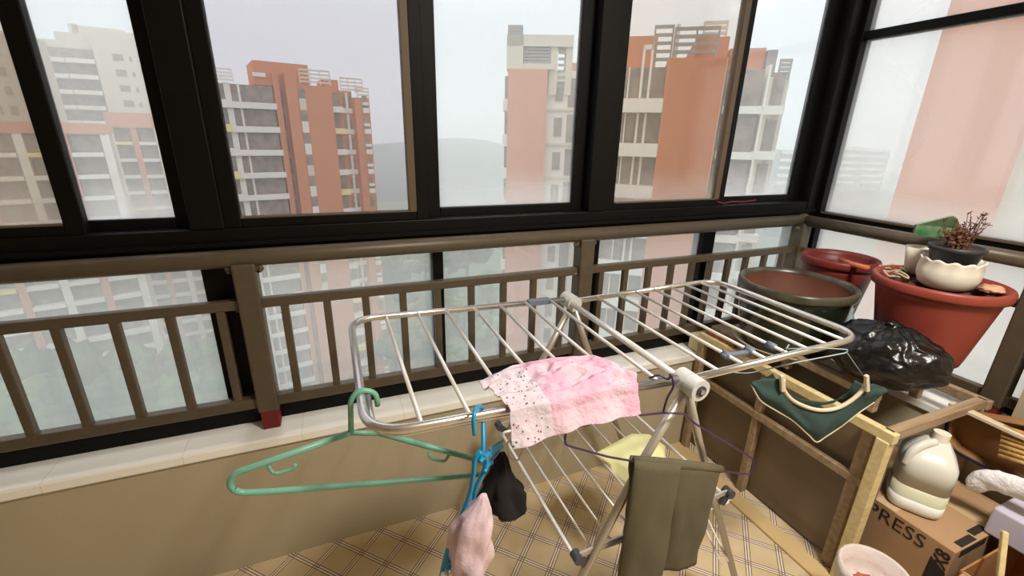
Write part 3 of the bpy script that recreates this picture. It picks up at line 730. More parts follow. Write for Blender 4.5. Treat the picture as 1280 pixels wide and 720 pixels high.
# white fluted pot + black nursery pot + dead plant
WC = at(1190, 352, z=.985); WX, WY = 1.945, .80
b = bmesh.new(); n_ = 64; rings = []
for r, z in ((0, 0), (.058, 0), (.074, .012), (.084, .04), (.085, .065), (.080, .09), (.084, .099), (.078, .098), (.072, .08), (0, .07)):
    if r == 0: rings.append([b.verts.new((WX, WY, .975+z))])
    else: rings.append([b.verts.new((WX+r*(1+.02*math.cos(12*a)*(z > .07))*math.cos(a), WY+r*(1+.02*math.cos(12*a)*(z > .07))*math.sin(a), .975+z+(.004*math.cos(12*a) if z > .08 else 0))) for a in [2*PI*k/n_ for k in range(n_)]])
for A, B in zip(rings[:-1], rings[1:]):
    for k in range(n_):
        if len(A) == 1: b.faces.new((A[0], B[(k+1) % n_], B[k]))
        elif len(B) == 1: b.faces.new((A[k], A[(k+1) % n_], B[0]))
        else: b.faces.new((A[k], A[(k+1) % n_], B[(k+1) % n_], B[k]))
tag(link('plant_pot', b, 'white_pot', None, True), 'round white ceramic pot with wavy rim set inside the big terracotta pot', 'plant pot')
NZ = 1.048
npot = empty('plant_pot', (WX, WY, NZ), 'black plastic nursery pot with a dead brown plant, nested in the white ceramic pot', 'plant pot')
b = bmesh.new(); lathe(b, [(0, 0), (.056, 0), (.069, .055), (.074, .056), (.076, .072), (.070, .072), (.068, .058), (0, .055)], 44, WX, WY, NZ); link('pot_body', b, 'black_pot', npot, True)
b = bmesh.new(); lathe(b, [(.068, .06), (.03, .064), (0, .066)], 30, WX, WY, NZ); link('soil', b, 'soil', npot, True)
pb = bmesh.new()
for k in range(46):
    left = k % 2 == 0 or k > 30
    bx0 = WX + (-.028 if left else .03)+rnd.uniform(-.012, .012); by0 = WY+rnd.uniform(-.02, .02)
    hgt = rnd.uniform(.05, .10) if left else rnd.uniform(.08, .135); lean = Vector((rnd.uniform(-.03, .03)+(.0 if left else .03), rnd.uniform(-.03, .03), 0))
    p0 = Vector((bx0, by0, NZ+.06)); q = [p0, p0+lean*.4+Vector((0, 0, hgt*.45)), p0+lean+Vector((rnd.uniform(-.008, .008), 0, hgt))]
    sp_ = smooth_path(q, 5); tube(pb, sp_, .0009, 5)
    for j in range(5):
        s0 = sp_[rnd.randrange(3, len(sp_))]; dd = Vector((rnd.uniform(-1, 1), rnd.uniform(-1, 1), rnd.uniform(-.2, .8))).normalized()*rnd.uniform(.008, .02)
        tube(pb, [s0, s0+dd], [.0022, .0006], 5)
for k in range(70):
    blob(pb, (WX-.032+rnd.gauss(0, .013), WY+rnd.gauss(0, .014), NZ+.068+rnd.random()*.065), rnd.uniform(.002, .008), 1, .6, 2, k)
link('dead_plant', pb, 'stem', npot)
# small white cup behind, green packet
b = bmesh.new(); cc = Vector((2.01, .925, 0)); lathe(b, [(0, 0), (.030, 0), (.040, .05), (.047, .085), (.043, .085), (.036, .05), (0, .01)], 32, cc.x, cc.y, .972); 
for v in b.verts: v.co.z = .984+(v.co.z-.972)*1.15
tag(link('plant_pot', b, 'white_pot', None, True), 'small plain white pot behind the round white pot, under the green packet', 'plant pot')
b = bmesh.new(); q = [at(1143, 291, y=.92), at(1146, 281, y=.92), at(1192, 270, y=.87), at(1204, 286, y=.87), at(1192, 297, y=.875), at(1150, 295, y=.91)]
q2 = [p+Vector((.012, .012, 0)) for p in q]; va = [b.verts.new(p) for p in q]; vb = [b.verts.new(p) for p in q2]; b.faces.new(va); b.faces.new(vb[::-1])
for k in range(6): b.faces.new((va[k], va[(k+1) % 6], vb[(k+1) % 6], vb[k]))
tag(link('seed_packet', b, 'greenleaf', None), 'green printed plastic packet leaning on the small white pot beside the dead plant', 'packet')
# teal printed bottle standing between the pots
b = bmesh.new(); lathe(b, [(0, 0), (.026, 0), (.028, .02), (.028, .13), (.013, .165), (.013, .185), (0, .185)], 24, 1.80, .985, .66); 
bc = link('bottle', b, 'cyan', None, True); tag(bc, 'slim white and teal bottle standing between the tall red pot and the big terracotta pot', 'bottle')
# whitish lump on rack's left
b = bmesh.new(); p = Vector((1.50+.03, 1.22, .66)); blob(b, (1.56, 1.18, .680), .035, 3, .3, 2, 4, (1.2, .7, .45)); tag(link('plaster_lump', b, mat('pale plaster', (226, 210, 184), .8), None, True), 'whitish lump on the brown plank beside the dark green pot', 'lump')
b = bmesh.new(); box(b, 1.50, 1.60, 1.39, 1.46, SILL, .585, .012); tag(link('plaster_block', b, mat('cream block', (222, 206, 170), .8)), 'cream block on the window sill at the end of the wooden rack', 'block')

# black bin bag on the frame
b = bmesh.new(); r_ = bmesh.ops.create_icosphere(b, subdivisions=6, radius=1)
BC = Vector((1.64, .762, .788))
for v in r_['verts']:
    d = v.co.normalized(); az = math.atan2(d.y, d.x)
    k = 1 + .11*noise.noise(d*2.2+Vector((3, 1, 2))) - .05*abs(noise.noise(d*4+Vector((1, 9, 2)))) - .02*abs(noise.noise(d*11+Vector((1, 2, 2))))
    up_ = max(0, d.z); k -= .08*up_*abs(math.sin(az*7+2*noise.noise(d*3)))
    p = Vector((d.x*.135, d.y*.166, d.z*.104))*k
    if p.z < -.095: p.z = -.095+(p.z+.095)*.2
    v.co = BC + Matrix.Rotation(.38, 3, 'Z') @ p
bb_ = link('garbage_bag', b, 'bag', None, True); tag(bb_, 'knotted shiny black plastic bin bag on the timber frame in front of the red pots', 'bag')
b = bmesh.new(); tube(b, smooth_path([BC+Vector((-.02, 0, .10)), BC+Vector((.0, 0, .128)), BC+Vector((.025, .0, .118)), BC+Vector((.01, -.01, .10))], 5), [.014]*4*3+[.012, .012, .012, .01], 8) if False else blob(b, BC+Vector((.0, .0, .098)), .020, 3, .5, 3, 1, (1.2, 1, .8)); link('knot', b, 'bag', bb_, True)

# ------------------------------------------------------------------ box, jug and things at the lower right
BZ = .305; BX0, BX1, BY0, BY1 = 1.585, 1.93, .42, .595
p1 = at(1076, 602, z=BZ); p2 = at(1196, 694, z=BZ); p3 = at(1262, 640, z=BZ)
BX0 = 1.60; BY0 = p2.y+.005; BY1 = .80; BX1 = 1.98
cb = empty('cardboard_box', ((BX0+BX1)/2, (BY0+BY1)/2, 0), 'brown cardboard box printed PRESS on its side, under the white plastic jug', 'box')
b = bmesh.new(); box(b, BX0, BX1, BY0, BY1, 0, BZ, .003); link('box_body', b, 'cardboard', cb)
b = bmesh.new(); box(b, BX0+.0, BX1, (BY0+BY1)/2-.03, (BY0+BY1)/2+.03, BZ, BZ+.0012); box(b, BX0+.20, BX0+.26, BY0, BY1, BZ, BZ+.0014); link('packing_tape', b, 'tape', cb)
def text(s, size, loc, rot, name, m, par, ext=.0006, bold=0):
    cu = bpy.data.curves.new(name, 'FONT'); cu.body = s; cu.size = size; cu.extrude = ext; cu.align_x = 'LEFT'; cu.offset = bold; cu.resolution_u = 3
    t = bpy.data.objects.new(name, cu); C.objects.link(t)
    dg = bpy.context.evaluated_depsgraph_get(); me = bpy.data.meshes.new_from_object(t.evaluated_get(dg)); bpy.data.objects.remove(t)
    me.transform(Matrix.Translation(loc) @ rot)
    me.materials.append(M_[m]); o = bpy.data.objects.new(name, me); C.objects.link(o); o.parent = par; o.location = -Vector(par.location); return o
# face x = BX0 looking towards -x: text runs along -y, up is +z
RF = Matrix(((0, 0, -1), (-1, 0, 0), (0, 1, 0))).to_4x4()
tx = text('XPRESS', .066, Vector((BX0-.0008, 0, BZ-.058)), RF, 'printed_lettering', 'ink', cb, .0006, -.0006)
ye = min(v.co.y for v in tx.data.vertices); dyy = at(1166, 656, x=BX0).y-ye
for v in tx.data.vertices: v.co.y += dyy
RF2 = Matrix(((0, 0, -1), (0, -1, 0), (-1, 0, 0))).to_4x4()
RFd = RF @ Matrix.Rotation(PI/2, 4, 'Z')
text('X8', .05, Vector((BX0-.0008, BY0+.006, BZ-.078)), RFd, 'printed_lettering', 'ink', cb, .0006, .001)
b = bmesh.new(); vs = [(-.001, BY0+.045, BZ-.06), (-.001, BY0+.002, BZ-.085), (-.001, BY0+.002, BZ-.20), (-.001, BY0+.045, BZ-.20)]
for k, dx in enumerate((0, )):
    A = [b.verts.new((BX0-.0012, y, z)) for _, y, z in vs]; B = [b.verts.new((BX0+.001, y, z)) for _, y, z in vs]
    b.faces.new(A); b.faces.new(B[::-1])
    for q in range(4): b.faces.new((A[q], A[(q+1) % 4], B[(q+1) % 4], B[q]))
box(b, BX0+.03, BX0+.17, BY0-.0012, BY0+.001, BZ-.03, BZ-.004)
box(b, BX0+.04, BX0+.12, BY0+.004, BY0+.024, BZ-.0005, BZ+.0016); box(b, BX0+.13, BX0+.20, BY0+.014, BY0+.034, BZ-.0005, BZ+.0016)
link('printed_mark', b, 'ink', cb)

# jug
JX, JY, JZ = 1.712, .592, BZ
def jugprof(): pass
jg = empty('plastic_jug', (JX, JY, JZ), 'translucent white plastic jug with cap, half full, on the cardboard box', 'jug')
def superring(b, z, ax, ay, rz, cx, cyy, n=4.0, seg=48):
    out = []
    for k in range(seg):
        a = 2*PI*k/seg; ca, sa = math.cos(a), math.sin(a)
        x = ax*math.copysign(abs(ca)**(2/n), ca); y = ay*math.copysign(abs(sa)**(2/n), sa)
        out.append(b.verts.new((cx+x*math.cos(rz)-y*math.sin(rz), cyy+x*math.sin(rz)+y*math.cos(rz), z)))
    return out
def superbody(prof, rz, cx, cyy, z0):
    b = bmesh.new(); R_ = [superring(b, z0+z, ax, ay, rz, cx+ox, cyy+oy) for z, ax, ay, ox, oy in prof]
    for A, B in zip(R_[:-1], R_[1:]):
        for k in range(48): b.faces.new((A[k], A[(k+1) % 48], B[(k+1) % 48], B[k]))
    b.faces.new(R_[0]); b.faces.new(R_[-1]); return b
W = .079
LV = .095
b = superbody([(0, W*.86, W*.75, 0, 0), (.008, W*.96, W*.85, 0, 0), (.02, W, W*.9, 0, 0), (LV, W, W*.9, 0, 0)], .5, JX, JY, JZ)
link('liquid', b, 'milk_liquid', jg, True)
b = superbody([(.0005, W*.865, W*.755, 0, 0), (.008, W*.97, W*.86, 0, 0), (.02, W*1.008, W*.908, 0, 0), (.05, W*1.008, W*.908, 0, 0)], .5, JX, JY, JZ)
link('white_sediment', b, mat('white sediment seen through plastic', (228, 227, 220), .35), jg, True)
b = superbody([(LV, W, W*.9, 0, 0), (.16, W, W*.9, 0, 0), (.180, W*.97, W*.88, 0, 0), (.198, W*.84, W*.78, 0, 0), (.220, W*.60, W*.56, .010, .0), (.232, W*.40, W*.40, .020, 0), (.238, W*.32, W*.32, .024, 0)], .5, JX, JY, JZ)
link('jug_shell', b, 'milk_plastic', jg, True)
b = bmesh.new(); tube(b, [(JX+.024, JY, JZ+.232), (JX+.026, JY, JZ+.266)], .022, 24); link('cap', b, 'white_pot', jg, False)
b = bmesh.new(); tube(b, smooth_path([(JX+.0, JY+.0, JZ+.236), (JX-.035, JY+.008, JZ+.234), (JX-.070, JY+.018, JZ+.208), (JX-.078, JY+.02, JZ+.160)], 5), .013, 12); link('handle', b, 'milk_plastic', jg, True)

# open brown case with navy binding and off-white bar, to the right of the jug
cs = empty('storage_case', (1.93, .62, BZ), 'open brown case with navy bound edge lying on its side right of the jug', 'case')
XC = 1.93
outl = P2([(1186, 515), (1183, 548), (1192, 562), (1216, 577), (1250, 592), (1300, 612), (1320, 540), (1262, 528)], x=XC)
b = bmesh.new(); va = [b.verts.new(p) for p in outl]; vb = [b.verts.new(p+Vector((.06, 0, 0))) for p in outl]; b.faces.new(vb)
for k in range(len(outl)): b.faces.new((va[k], va[(k+1) % 8], vb[(k+1) % 8], vb[k]))
o = link('case_body', b, 'basket', cs); solid(o, .004)
b = bmesh.new(); tube(b, smooth_path(P2([(1187, 512), (1183, 548), (1194, 563), (1218, 577), (1250, 592), (1300, 612)], x=XC), 4), .006, 10, flat=.6); link('navy_binding', b, 'navy', cs, True)
b = bmesh.new(); q = P2([(1188, 504), (1310, 560)], x=XC-.01); bar(b, q[0], q[1], .03, .012, bev=.002); link('pale_lid_edge', b, 'white_wood', cs)
rr_ = empty('rattan_mat', at(1275, 550, x=XC-.03), 'roll of pale rattan strips lying inside the brown case', 'mat')
for k in range(7):
    b = bmesh.new(); q = P2([(1254-k*1.0, 533+k*6), (1310, 552+k*6)], x=XC-.005-.004*k); tube(b, [q[0], q[1]], .0065, 8); link('strip', b, 'rattan', rr_, True)
# foam wrap and lavender box
b = bmesh.new(); q = P2([(1214, 609), (1232, 600), (1262, 606), (1310, 622)], x=1.80)
tube(b, smooth_path(q, 5), [.014, .022, .026, .028, .030, .031, .032, .032, .033, .033, .034, .034, .034, .034, .034, .034], 20, flat=.6)
for v in b.verts: v.co += Vector((1, 0, 1))*.005*noise.noise(v.co*50)
tag(link('foam_wrap', b, 'foam', None, True), 'crumpled roll of white foam wrap on the pale lavender box', 'packaging')
LB = at(1268, 700, x=1.80); 
pts = P2([(1247, 632), (1300, 650)], x=1.80)
b = bmesh.new(); box(b, 1.775, 1.93, pts[1].y-.1, pts[0].y, BZ+.003, pts[0].z+.004, .006); tag(link('storage_box', b, 'lavender', None), 'pale lavender plastic box at the right edge, beneath the white foam', 'box')
# stick and second open carton, lower right corner
b = bmesh.new(); q = [at(1252, 700, x=1.62), at(1256, 664, x=1.64)]; bar(b, q[0]-(q[1]-q[0])*1.0, q[1], .014, .014, bev=.003); tag(link('wooden_stick', b, 'planky', None), 'short pine stick standing in the open carton at the lower right', 'stick')
cb2 = empty('open_carton', (1.6, .33, 0), 'open brown carton with raised flaps in the lower right corner, before the printed box', 'box')
c1 = at(1222, 706, z=.30); c2 = at(1246, 684, z=.30); c3 = at(1310, 735, z=.30)
b = bmesh.new()
def slab(b, a, c, zt, zb, t=.005):
    a = Vector(a); c = Vector(c); bar(b, (a.x, a.y, (zt+zb)/2), (c.x, c.y, (zt+zb)/2), t, zt-zb)
cx0, cx1, cy0, cy1 = 1.55, 1.95, .18, .385
slab(b, (cx0, cy0, 0), (cx0, cy1, 0), .30, 0); slab(b, (cx1, cy0, 0), (cx1, cy1, 0), .30, 0); slab(b, (cx0, cy0, 0), (cx1, cy0, 0), .30, 0); slab(b, (cx0, cy1, 0), (cx1, cy1, 0), .30, 0)
box(b, cx0, cx1, cy0, cy1, 0, .006)
link('carton_body', b, 'cardboard_in', cb2)
b = bmesh.new(); bar(b, (cx0+.005, (cy0+cy1)/2, .30), (cx0-.05, (cy0+cy1)/2, .275), cy1-cy0-.01, .004, up=Vector((.4, 0, 1))); link('flap', b, 'cardboard', cb2)

# waste bin
tb = empty('waste_bin', (1.42, .53, 0), 'frosted white plastic bin with a crumpled liner standing on the floor before the wooden rack', 'bin')
bcx, bcy, brz = 1.357, .488, .262
b = bmesh.new(); lathe(b, [(0, 0), (.062, 0), (.066, .004), (.083, .245), (.085, .262), (.080, .262), (.078, .245), (.063, .01), (0, .008)], 48, bcx, bcy, 0); link('bin_body', b, 'bin', tb, True)
b = bmesh.new(); rg = [(bcx+.0845*math.cos(a), bcy+.0845*math.sin(a), .262) for a in [2*PI*k/48 for k in range(48)]]; tube(b, rg, .0042, 10, closed=True); link('rim', b, 'white_pot', tb, True)
b = bmesh.new(); lathe(b, [(.088, .21), (.091, .25), (.087, .270), (.079, .268), (.074, .22), (.05, .19), (0, .185)], 64, bcx, bcy, 0)
for v in b.verts:
    a = math.atan2(v.co.y-bcy, v.co.x-bcx); rr0 = math.hypot(v.co.x-bcx, v.co.y-bcy)
    k = 1+.05*noise.noise(Vector((math.cos(a)*5, math.sin(a)*5, v.co.z*30)))
    if v.co.z > .26: k = 1
    v.co.x = bcx+(v.co.x-bcx)*k; v.co.y = bcy+(v.co.y-bcy)*k
    if rr0 < .06: v.co.z += .03*noise.noise(v.co*25)
link('liner', b, 'bag_in', tb, True)
b = bmesh.new(); blob(b, (bcx-.005, bcy-.0, .200), .042, 3, .4, 3, 3, (1, 1, .35)); tag(link('food_scrap', b, mat('reddish peel', (196, 110, 88), .7, noise_amt=.4, nscale=25), None, True), 'reddish scrap lying inside the waste bin', 'scrap')

# ------------------------------------------------------------------ outdoors
GZ = -42
E = {
 'orange': mat('terracotta render', (204, 130, 86), .9, noise_amt=.06, nscale=.3),
 'pinkw': mat('faded terracotta render', (208, 142, 112), .9, noise_amt=.05, nscale=.3),
 'salmon': mat('salmon render', (228, 158, 128), .9, noise_amt=.05, nscale=.5),
 'white': mat('white render', (232, 228, 216), .9, noise_amt=.05, nscale=.5),
 'cream': mat('cream render', (216, 206, 186), .9, noise_amt=.08, nscale=.5),
 'tanw': mat('tan render', (190, 176, 160), .9, noise_amt=.06, nscale=.3),
 'yellow': mat('yellow balcony panel', (232, 214, 142), .8),
 'glass': mat('dark building glazing', (152, 138, 124), .25, noise_amt=.45, nscale=1.1),
 'brownwin': mat('brown recessed windows', (128, 80, 58), .5, noise_amt=.3, nscale=1.2),
 'steel': mat('grey steel louvre', (150, 146, 140), .6),
 'leaf1': mat('tree foliage', (58, 84, 44), .9, col2=(96, 122, 62), nscale=.8, bump=.6, bscale=2),
 'leaf2': mat('darker tree foliage', (44, 70, 46), .9, col2=(72, 100, 60), nscale=.8, bump=.6, bscale=2),
 'trunk': mat('bark', (92, 74, 58), .9),
 'ground': mat('grassy ground', (104, 122, 88), .95, col2=(70, 92, 62), nscale=.05),
 'road': mat('pale road', (206, 192, 170), .9),
 'hill': mat('wooded hill', (76, 92, 84), .95, col2=(58, 74, 66), nscale=.02),
}
class Bld:
    """A building with its own heading; u runs along the facade, v away from the balcony, z is height."""
    def __init__(s, name, px_, v_, y, rot, label, cat='building', group=None):
        p = at(px_, v_, y=y); s.o = Vector((p.x, p.y, 0)); s.r = rot
        s.e = empty(name, (p.x, p.y, GZ), label, cat, group); s.e.rotation_euler.z = rot
    def part(s, name, m, boxes, parent=None):
        b = bmesh.new()
        for (u0, u1, v0, v1, z0, z1) in boxes: box(b, u0, u1, v0, v1, z0-GZ, z1-GZ)
        me = bpy.data.meshes.new(name); bmesh.ops.recalc_face_normals(b, faces=b.faces); b.to_mesh(me); b.free(); me.materials.append(E[m])
        o = bpy.data.objects.new(name, me); C.objects.link(o); o.parent = parent or s.e; return o
    def u(s, px_, v_):   # facade coordinate u where the view ray through this photo point meets the facade plane
        d = RT*(px_-640)/F - UP*(v_-360)/F + FW; n = Vector((-math.sin(s.r), math.cos(s.r), 0)); t = ((s.o-EYE).dot(n) - 0)/d.dot(n)
        # facade passes through s.o at any z
        q = EYE + d*t; w = q - s.o; return w.x*math.cos(s.r)+w.y*math.sin(s.r)
    def z(s, px_, v_):
        d = RT*(px_-640)/F - UP*(v_-360)/F + FW; n = Vector((-math.sin(s.r), math.cos(s.r), 0)); t = ((s.o-EYE).dot(n))/d.dot(n); return (EYE+d*t).z

def railing(B, u0, u1, v, z, h=1.8, n=4, name='roof_railing', side=0, m='steel'):
    bx_ = [(u0, u1, v-.06, v+.06, z+h*(k+1)/n-.22, z+h*(k+1)/n) for k in range(n)]
    nn = max(2, int((u1-u0)/1.1)+1)
    for k in range(nn):
        uu = lerp(u0, u1-.12, k/(nn-1)); bx_.append((uu, uu+.12, v-.07, v+.07, z, z+h))
    if side: bx_ += [(side-.06, side+.06, v, v+3, z+h*(k+1)/n-.22, z+h*(k+1)/n) for k in range(n)]
    B.part(name, m, bx_)

# --- tower A: orange tower seen through the second window
A = Bld('apartment_tower', 268, 150, 71, math.radians(13), 'orange apartment tower with white and yellow balconies left of its broad plain wall')
uu = lambda p, v=150: A.u(p, v)
U = {k: uu(k) for k in (262, 300, 348, 352, 360, 371, 376, 386, 418, 433, 447, 465)}
zt = A.z(300, 104)
A.part('tower_body', 'orange', [(U[348], U[371], 1.6, 14, GZ, A.z(350, 90)), (U[371], U[418], 0, 14, GZ, A.z(390, 107)), (U[348], U[352]+.3, .2, 2, GZ, A.z(350, 92)), (U[371]-.9, U[376]-.0, -.1, 2, GZ, A.z(372, 92)),
       (U[418], U[447], 2.0, 14, GZ, A.z(430, 112)), (U[447], U[465], .6, 14, GZ, A.z(455, 122)), (U[262]-2, U[348], 1.8, 14, GZ, zt)])
A.part('roof_block', 'orange', [(uu(318, 80), uu(388, 84), 1.7, 9, zt-1, A.z(350, 76)), (U[348]-2.2, U[348]+.2, .6, 3, zt, A.z(340, 97)), (U[418]-.3, U[433], 2.6, 7, 5, A.z(425, 98))])
A.part('roof_sign_slot', 'white', [(uu(316, 92), uu(332, 92), .35, .6, A.z(322, 95), A.z(322, 90))])
fl = [zt - 3.0*k for k in range(17)]
for k, z in enumerate(fl):
    if z-3 < GZ: break
    bl = A.part('balcony', 'white', [(U[262]-2, U[348], -.3, 1.8, z-3.0-.05, z-3+.35), (U[300]-1.0, U[348], -.42, -.3, z-3.0, z-3+.75)])
    A.part('parapet', 'yellow' if k % 2 == 1 else 'white', [(U[262]-2, U[300]-1.0, -.42, -.25, z-3.0, z-3+.95)], bl)
    A.part('window', 'glass', [(U[262]-2, U[300]-1.2, .5, .6, z-2.1, z-.1), (U[300]-.4, U[348]-.2, .3, .4, z-2.3, z-.12)])
    A.part('pier', 'white', [(U[300]-1.2, U[300]-.5, .1, 1.6, z-3, z), (U[300]+.3+(k % 3 == 0)*.0, U[300]+.55, .2, 1, z-3, z)])
    A.part('window', 'brownwin', [(U[352]+.6, U[371]-1.2, 1.5, 1.62, z-2.7, z-.5)])
    A.part('wall_panel', 'white' if k % 3 else 'cream', [(U[376]+.1, U[386]-.1, -.12, .1, z-2.9, z-1.4)])
    A.part('window', 'glass', [(U[376]+.1, U[386]-.1, -.08, .1, z-1.4, z-.1)])
    bb2 = A.part('balcony', 'yellow' if k % 3 == 1 else 'white', [(U[418], U[433]-.2, .3, 2, z-3.0, z-2.2)])
    A.part('window', 'glass', [(U[418]+.1, U[433]-.4, 1.5, 2.05, z-2.2, z-.3), (U[433]+.3, U[433]+1.0, 1.9, 2.05, z-2.2, z-.6), (U[447]-1.0, U[447]-.3, 1.9, 2.05, z-2.2, z-.6)])
    A.part('wall_panel', 'white', [(U[433]+1.0, U[447]-1.0, 1.85, 2.05, z-3, z-.1), (U[433]-.3, U[447]-.1, 1.8, 2.0, z-3, z-2.3)])
    if k % 6 != 5: A.part('balcony', 'white', [(uu(456), uu(463), .1, .7, z-2.9, z-2.2), (uu(456), uu(463), .2, .7, z-1.8, z-1.4)])
    A.part('window', 'glass', [(uu(456), uu(462), .52, .62, z-2.2, z-.5)])
railing(A, U[262]-2, U[300], -.2, zt, A.z(290, 86)-zt, 4, m='white'); railing(A, U[386]-.6, U[418], 0, A.z(400, 107), 2.0, 4, m='cream'); railing(A, U[433]-.2, U[447]+1.5, 1, A.z(440, 115), 2.0, 4, m='cream'); railing(A, U[465]-1.8, U[465], .6, A.z(460, 122), 1.4, 3, m='cream')

# --- tower B: pale pink and white, third window
Bt = Bld('apartment_tower', 633, 150, 40, math.radians(-24), 'pale pink and white apartment tower with an open louvred frame as roof crown')
ub = lambda p, v=150: Bt.u(p, v)
z0 = Bt.z(655, 86); zc = Bt.z(660, 42)
Bt.part('tower_body', 'pinkw', [(ub(634), ub(682), 0, 9, GZ, z0)])
Bt.part('side_block', 'white', [(ub(682), ub(732), .8, 9, GZ, z0), (ub(725), ub(740), 2, 6, GZ, Bt.z(725, 75))])
Bt.part('roof_crown', 'cream', [(ub(632), ub(652), .3, 3, z0, zc), (ub(684), ub(694), .5, 3, z0-2, zc-.4), (ub(704), ub(712), .6, 3, z0-2, zc-.5), (ub(632), ub(712), .3, 3, zc-.9, zc), (ub(640), ub(690), .1, 3, z0, z0+.45), (ub(652), ub(684), 2.6, 3, z0, zc)])
Bt.part('louvre', 'steel', [(ub(653), ub(686), .5, .7, lerp(z0+.5, zc-.9, k/5), lerp(z0+.5, zc-.9, k/5)+.2) for k in range(6)] + [(ub(695), ub(704), .7, .9, lerp(z0-1.6, zc-.9, k/7), lerp(z0-1.6, zc-.9, k/7)+.2) for k in range(8)] + [(ub(u_), ub(u_)+.1, .45, .6, z0+.4, zc-.8) for u_ in (653, 672, 684)])
Bt.part('roof_block', 'pinkw', [(ub(712), ub(735), 2.5, 8, z0-1, Bt.z(725, 73))])
railing(Bt, ub(633), ub(651), .4, zc, Bt.z(640, 30)-zc, 3, m='steel')
k = 0; z = z0-.3
while z-3 > GZ:
    Bt.part('window', 'glass', [(ub(693), ub(703), .7, .85, z-2.2, z-.6)]); Bt.part('window', 'glass', [(ub(709), ub(722), .7, .85, z-2.7, z-.3)])
    Bt.part('ledge', 'cream', [(ub(684), ub(730), .6, .8, z-3.0, z-2.8)])
    bl = Bt.part('balcony', 'white', [(ub(628), ub(634), .4, 2.5, z-3.1, z-2.1)]); Bt.part('window', 'glass', [(ub(630), ub(634)+.02, .8, 2.3, z-2.1, z-.2)], bl)
    z -= 3.0; k += 1

# --- tower C: orange tower with broad blank wall, fourth and fifth windows
Ct = Bld('apartment_tower', 770, 150, 30, math.radians(-37), 'orange tower with a broad blank wall between grey glazed balconies, nearest of the towers')
uc = lambda p, v=150: Ct.u(p, v)
zA = Ct.z(860, 72); zl = Ct.z(800, 82)
Ct.part('tower_body', 'orange', [(uc(826), uc(897), 0, 12, GZ, zA), (uc(740), uc(829), 2.2, 6, GZ, Ct.z(780, 80)), (uc(740), uc(812), 3, 8, 0, Ct.z(790, 34)), (uc(872, 60), uc(915, 60), 1.5, 12, 0, Ct.z(900, 40))])
Ct.part('side_wall', 'cream', [(uc(897), uc(899), .2, 12, GZ, zA)])
Ct.part('right_wing', 'cream', [(uc(905), uc(972), 2, 12, GZ, Ct.z(940, 92)), (uc(972), uc(990), 2.5, 12, GZ, Ct.z(985, 95))])
Ct.part('roof_block', 'orange', [(uc(925, 60), uc(976, 60), 4.0, 12, 0, Ct.z(950, 46))])
Ct.part('roof_pier', 'steel', [(uc(977, 60), uc(991, 60), 3.6, 12, 0, Ct.z(975, 50))])
Ct.part('roof_panel', 'cream', [(uc(918)+k_*.5, uc(918)+k_*.5+.22, 4.45, 4.6, Ct.z(925, 80), Ct.z(925, 60)) for k_ in range(2)])
Ct.part('slender_frame', 'white', [(uc(795), uc(798), .6, 1.2, GZ, Ct.z(797, 54)), (uc(805), uc(808), .6, 1.2, GZ, Ct.z(806, 54)), (uc(795), uc(808), .6, 1.2, Ct.z(800, 60), Ct.z(800, 54))])
Ct.part('chimney_post', 'cream', [(uc(833), uc(838), 2, 3, zA-1, Ct.z(836, 22))])
z = zl; k = 0
while z-3.1 > GZ:
    bl = Ct.part('balcony', 'white', [(uc(742), uc(826), -.1, 2.2, z-3.1, z-2.15)])
    Ct.part('window', 'glass', [(uc(742), uc(794), .9, 1.1, z-2.15, z), (uc(808), uc(826), .9, 1.1, z-2.15, z), (uc(798), uc(805), .9, 1.1, z-2.15, z)])
    Ct.part('window_mullion', 'white', [(uc(780), uc(781.5), .6, .9, z-2.2, z)])
    b2 = Ct.part('balcony', 'white', [(uc(903), uc(952), .6, 2.1, z-3.1, z-2.6), (uc(952), uc(986), 1.5, 2.6, z-3.1, z-2.5)])
    Ct.part('window', 'glass', [(uc(903), uc(950), 1.3, 1.5, z-2.6, z-.2)])
    Ct.part('window', 'glass', [(uc(966), uc(982), 2.0, 2.6, z-2.5, z-.3)])
    Ct.part('window_mullion', 'white', [(uc(955), uc(958), 1.2, 2.2, z-2.6, z+.1)])
    z -= 3.1; k += 1
railing(Ct, uc(830), uc(884), .1, zA, 1.9, 4); railing(Ct, uc(806), uc(830), 1, zl+.1, 2.6, 5); railing(Ct, uc(986, 80), uc(1003, 80), 2.4, Ct.z(990, 95), Ct.z(995, 66)-Ct.z(990, 95), 5, m='steel'); railing(Ct, uc(880, 50), uc(912, 50), 1.6, Ct.z(900, 40), 1.0, 3, m='cream')

# --- left: near row with yellow and white balconies
def slab_block(px0, px1, vtop, y, rot, label, cols, rows, body, pil, top, toph):
    D = Bld('apartment_block', px0, 200, y, rot, label)
    W_ = D.u(px1, 200); zt_ = D.z(min(max(px1, 40), 180), vtop)
    D.part('block_body', body, [(0, W_, .9, 14, GZ, zt_)]); D.part('roof_band', top, [(-.2, W_+.2, -.2, 14, zt_, zt_+toph)])
    n = 0; z = zt_
    while z-3 > GZ and n < rows:
        for i in range(cols):
            a = W_*i/cols; c_ = W_*(i+1)/cols
            col = 'yellow' if (n+i) % 4 == 0 and i % 2 == 0 else 'white'
            bl = D.part('balcony', col, [(a+.5, c_-.5, -.5, .9, z-3.0, z-2.45)])
            D.part('window', 'glass', [(a+.55, c_-.55, .7, .95, z-2.35, z-.15)], bl)
        z -= 3; n += 1
    for i in range(cols+1):
        a = W_*i/cols
        D.part('pilaster', pil if i % 2 else 'white', [(a-.45, a+.45, -.1, 1, GZ, zt_)])
    return D
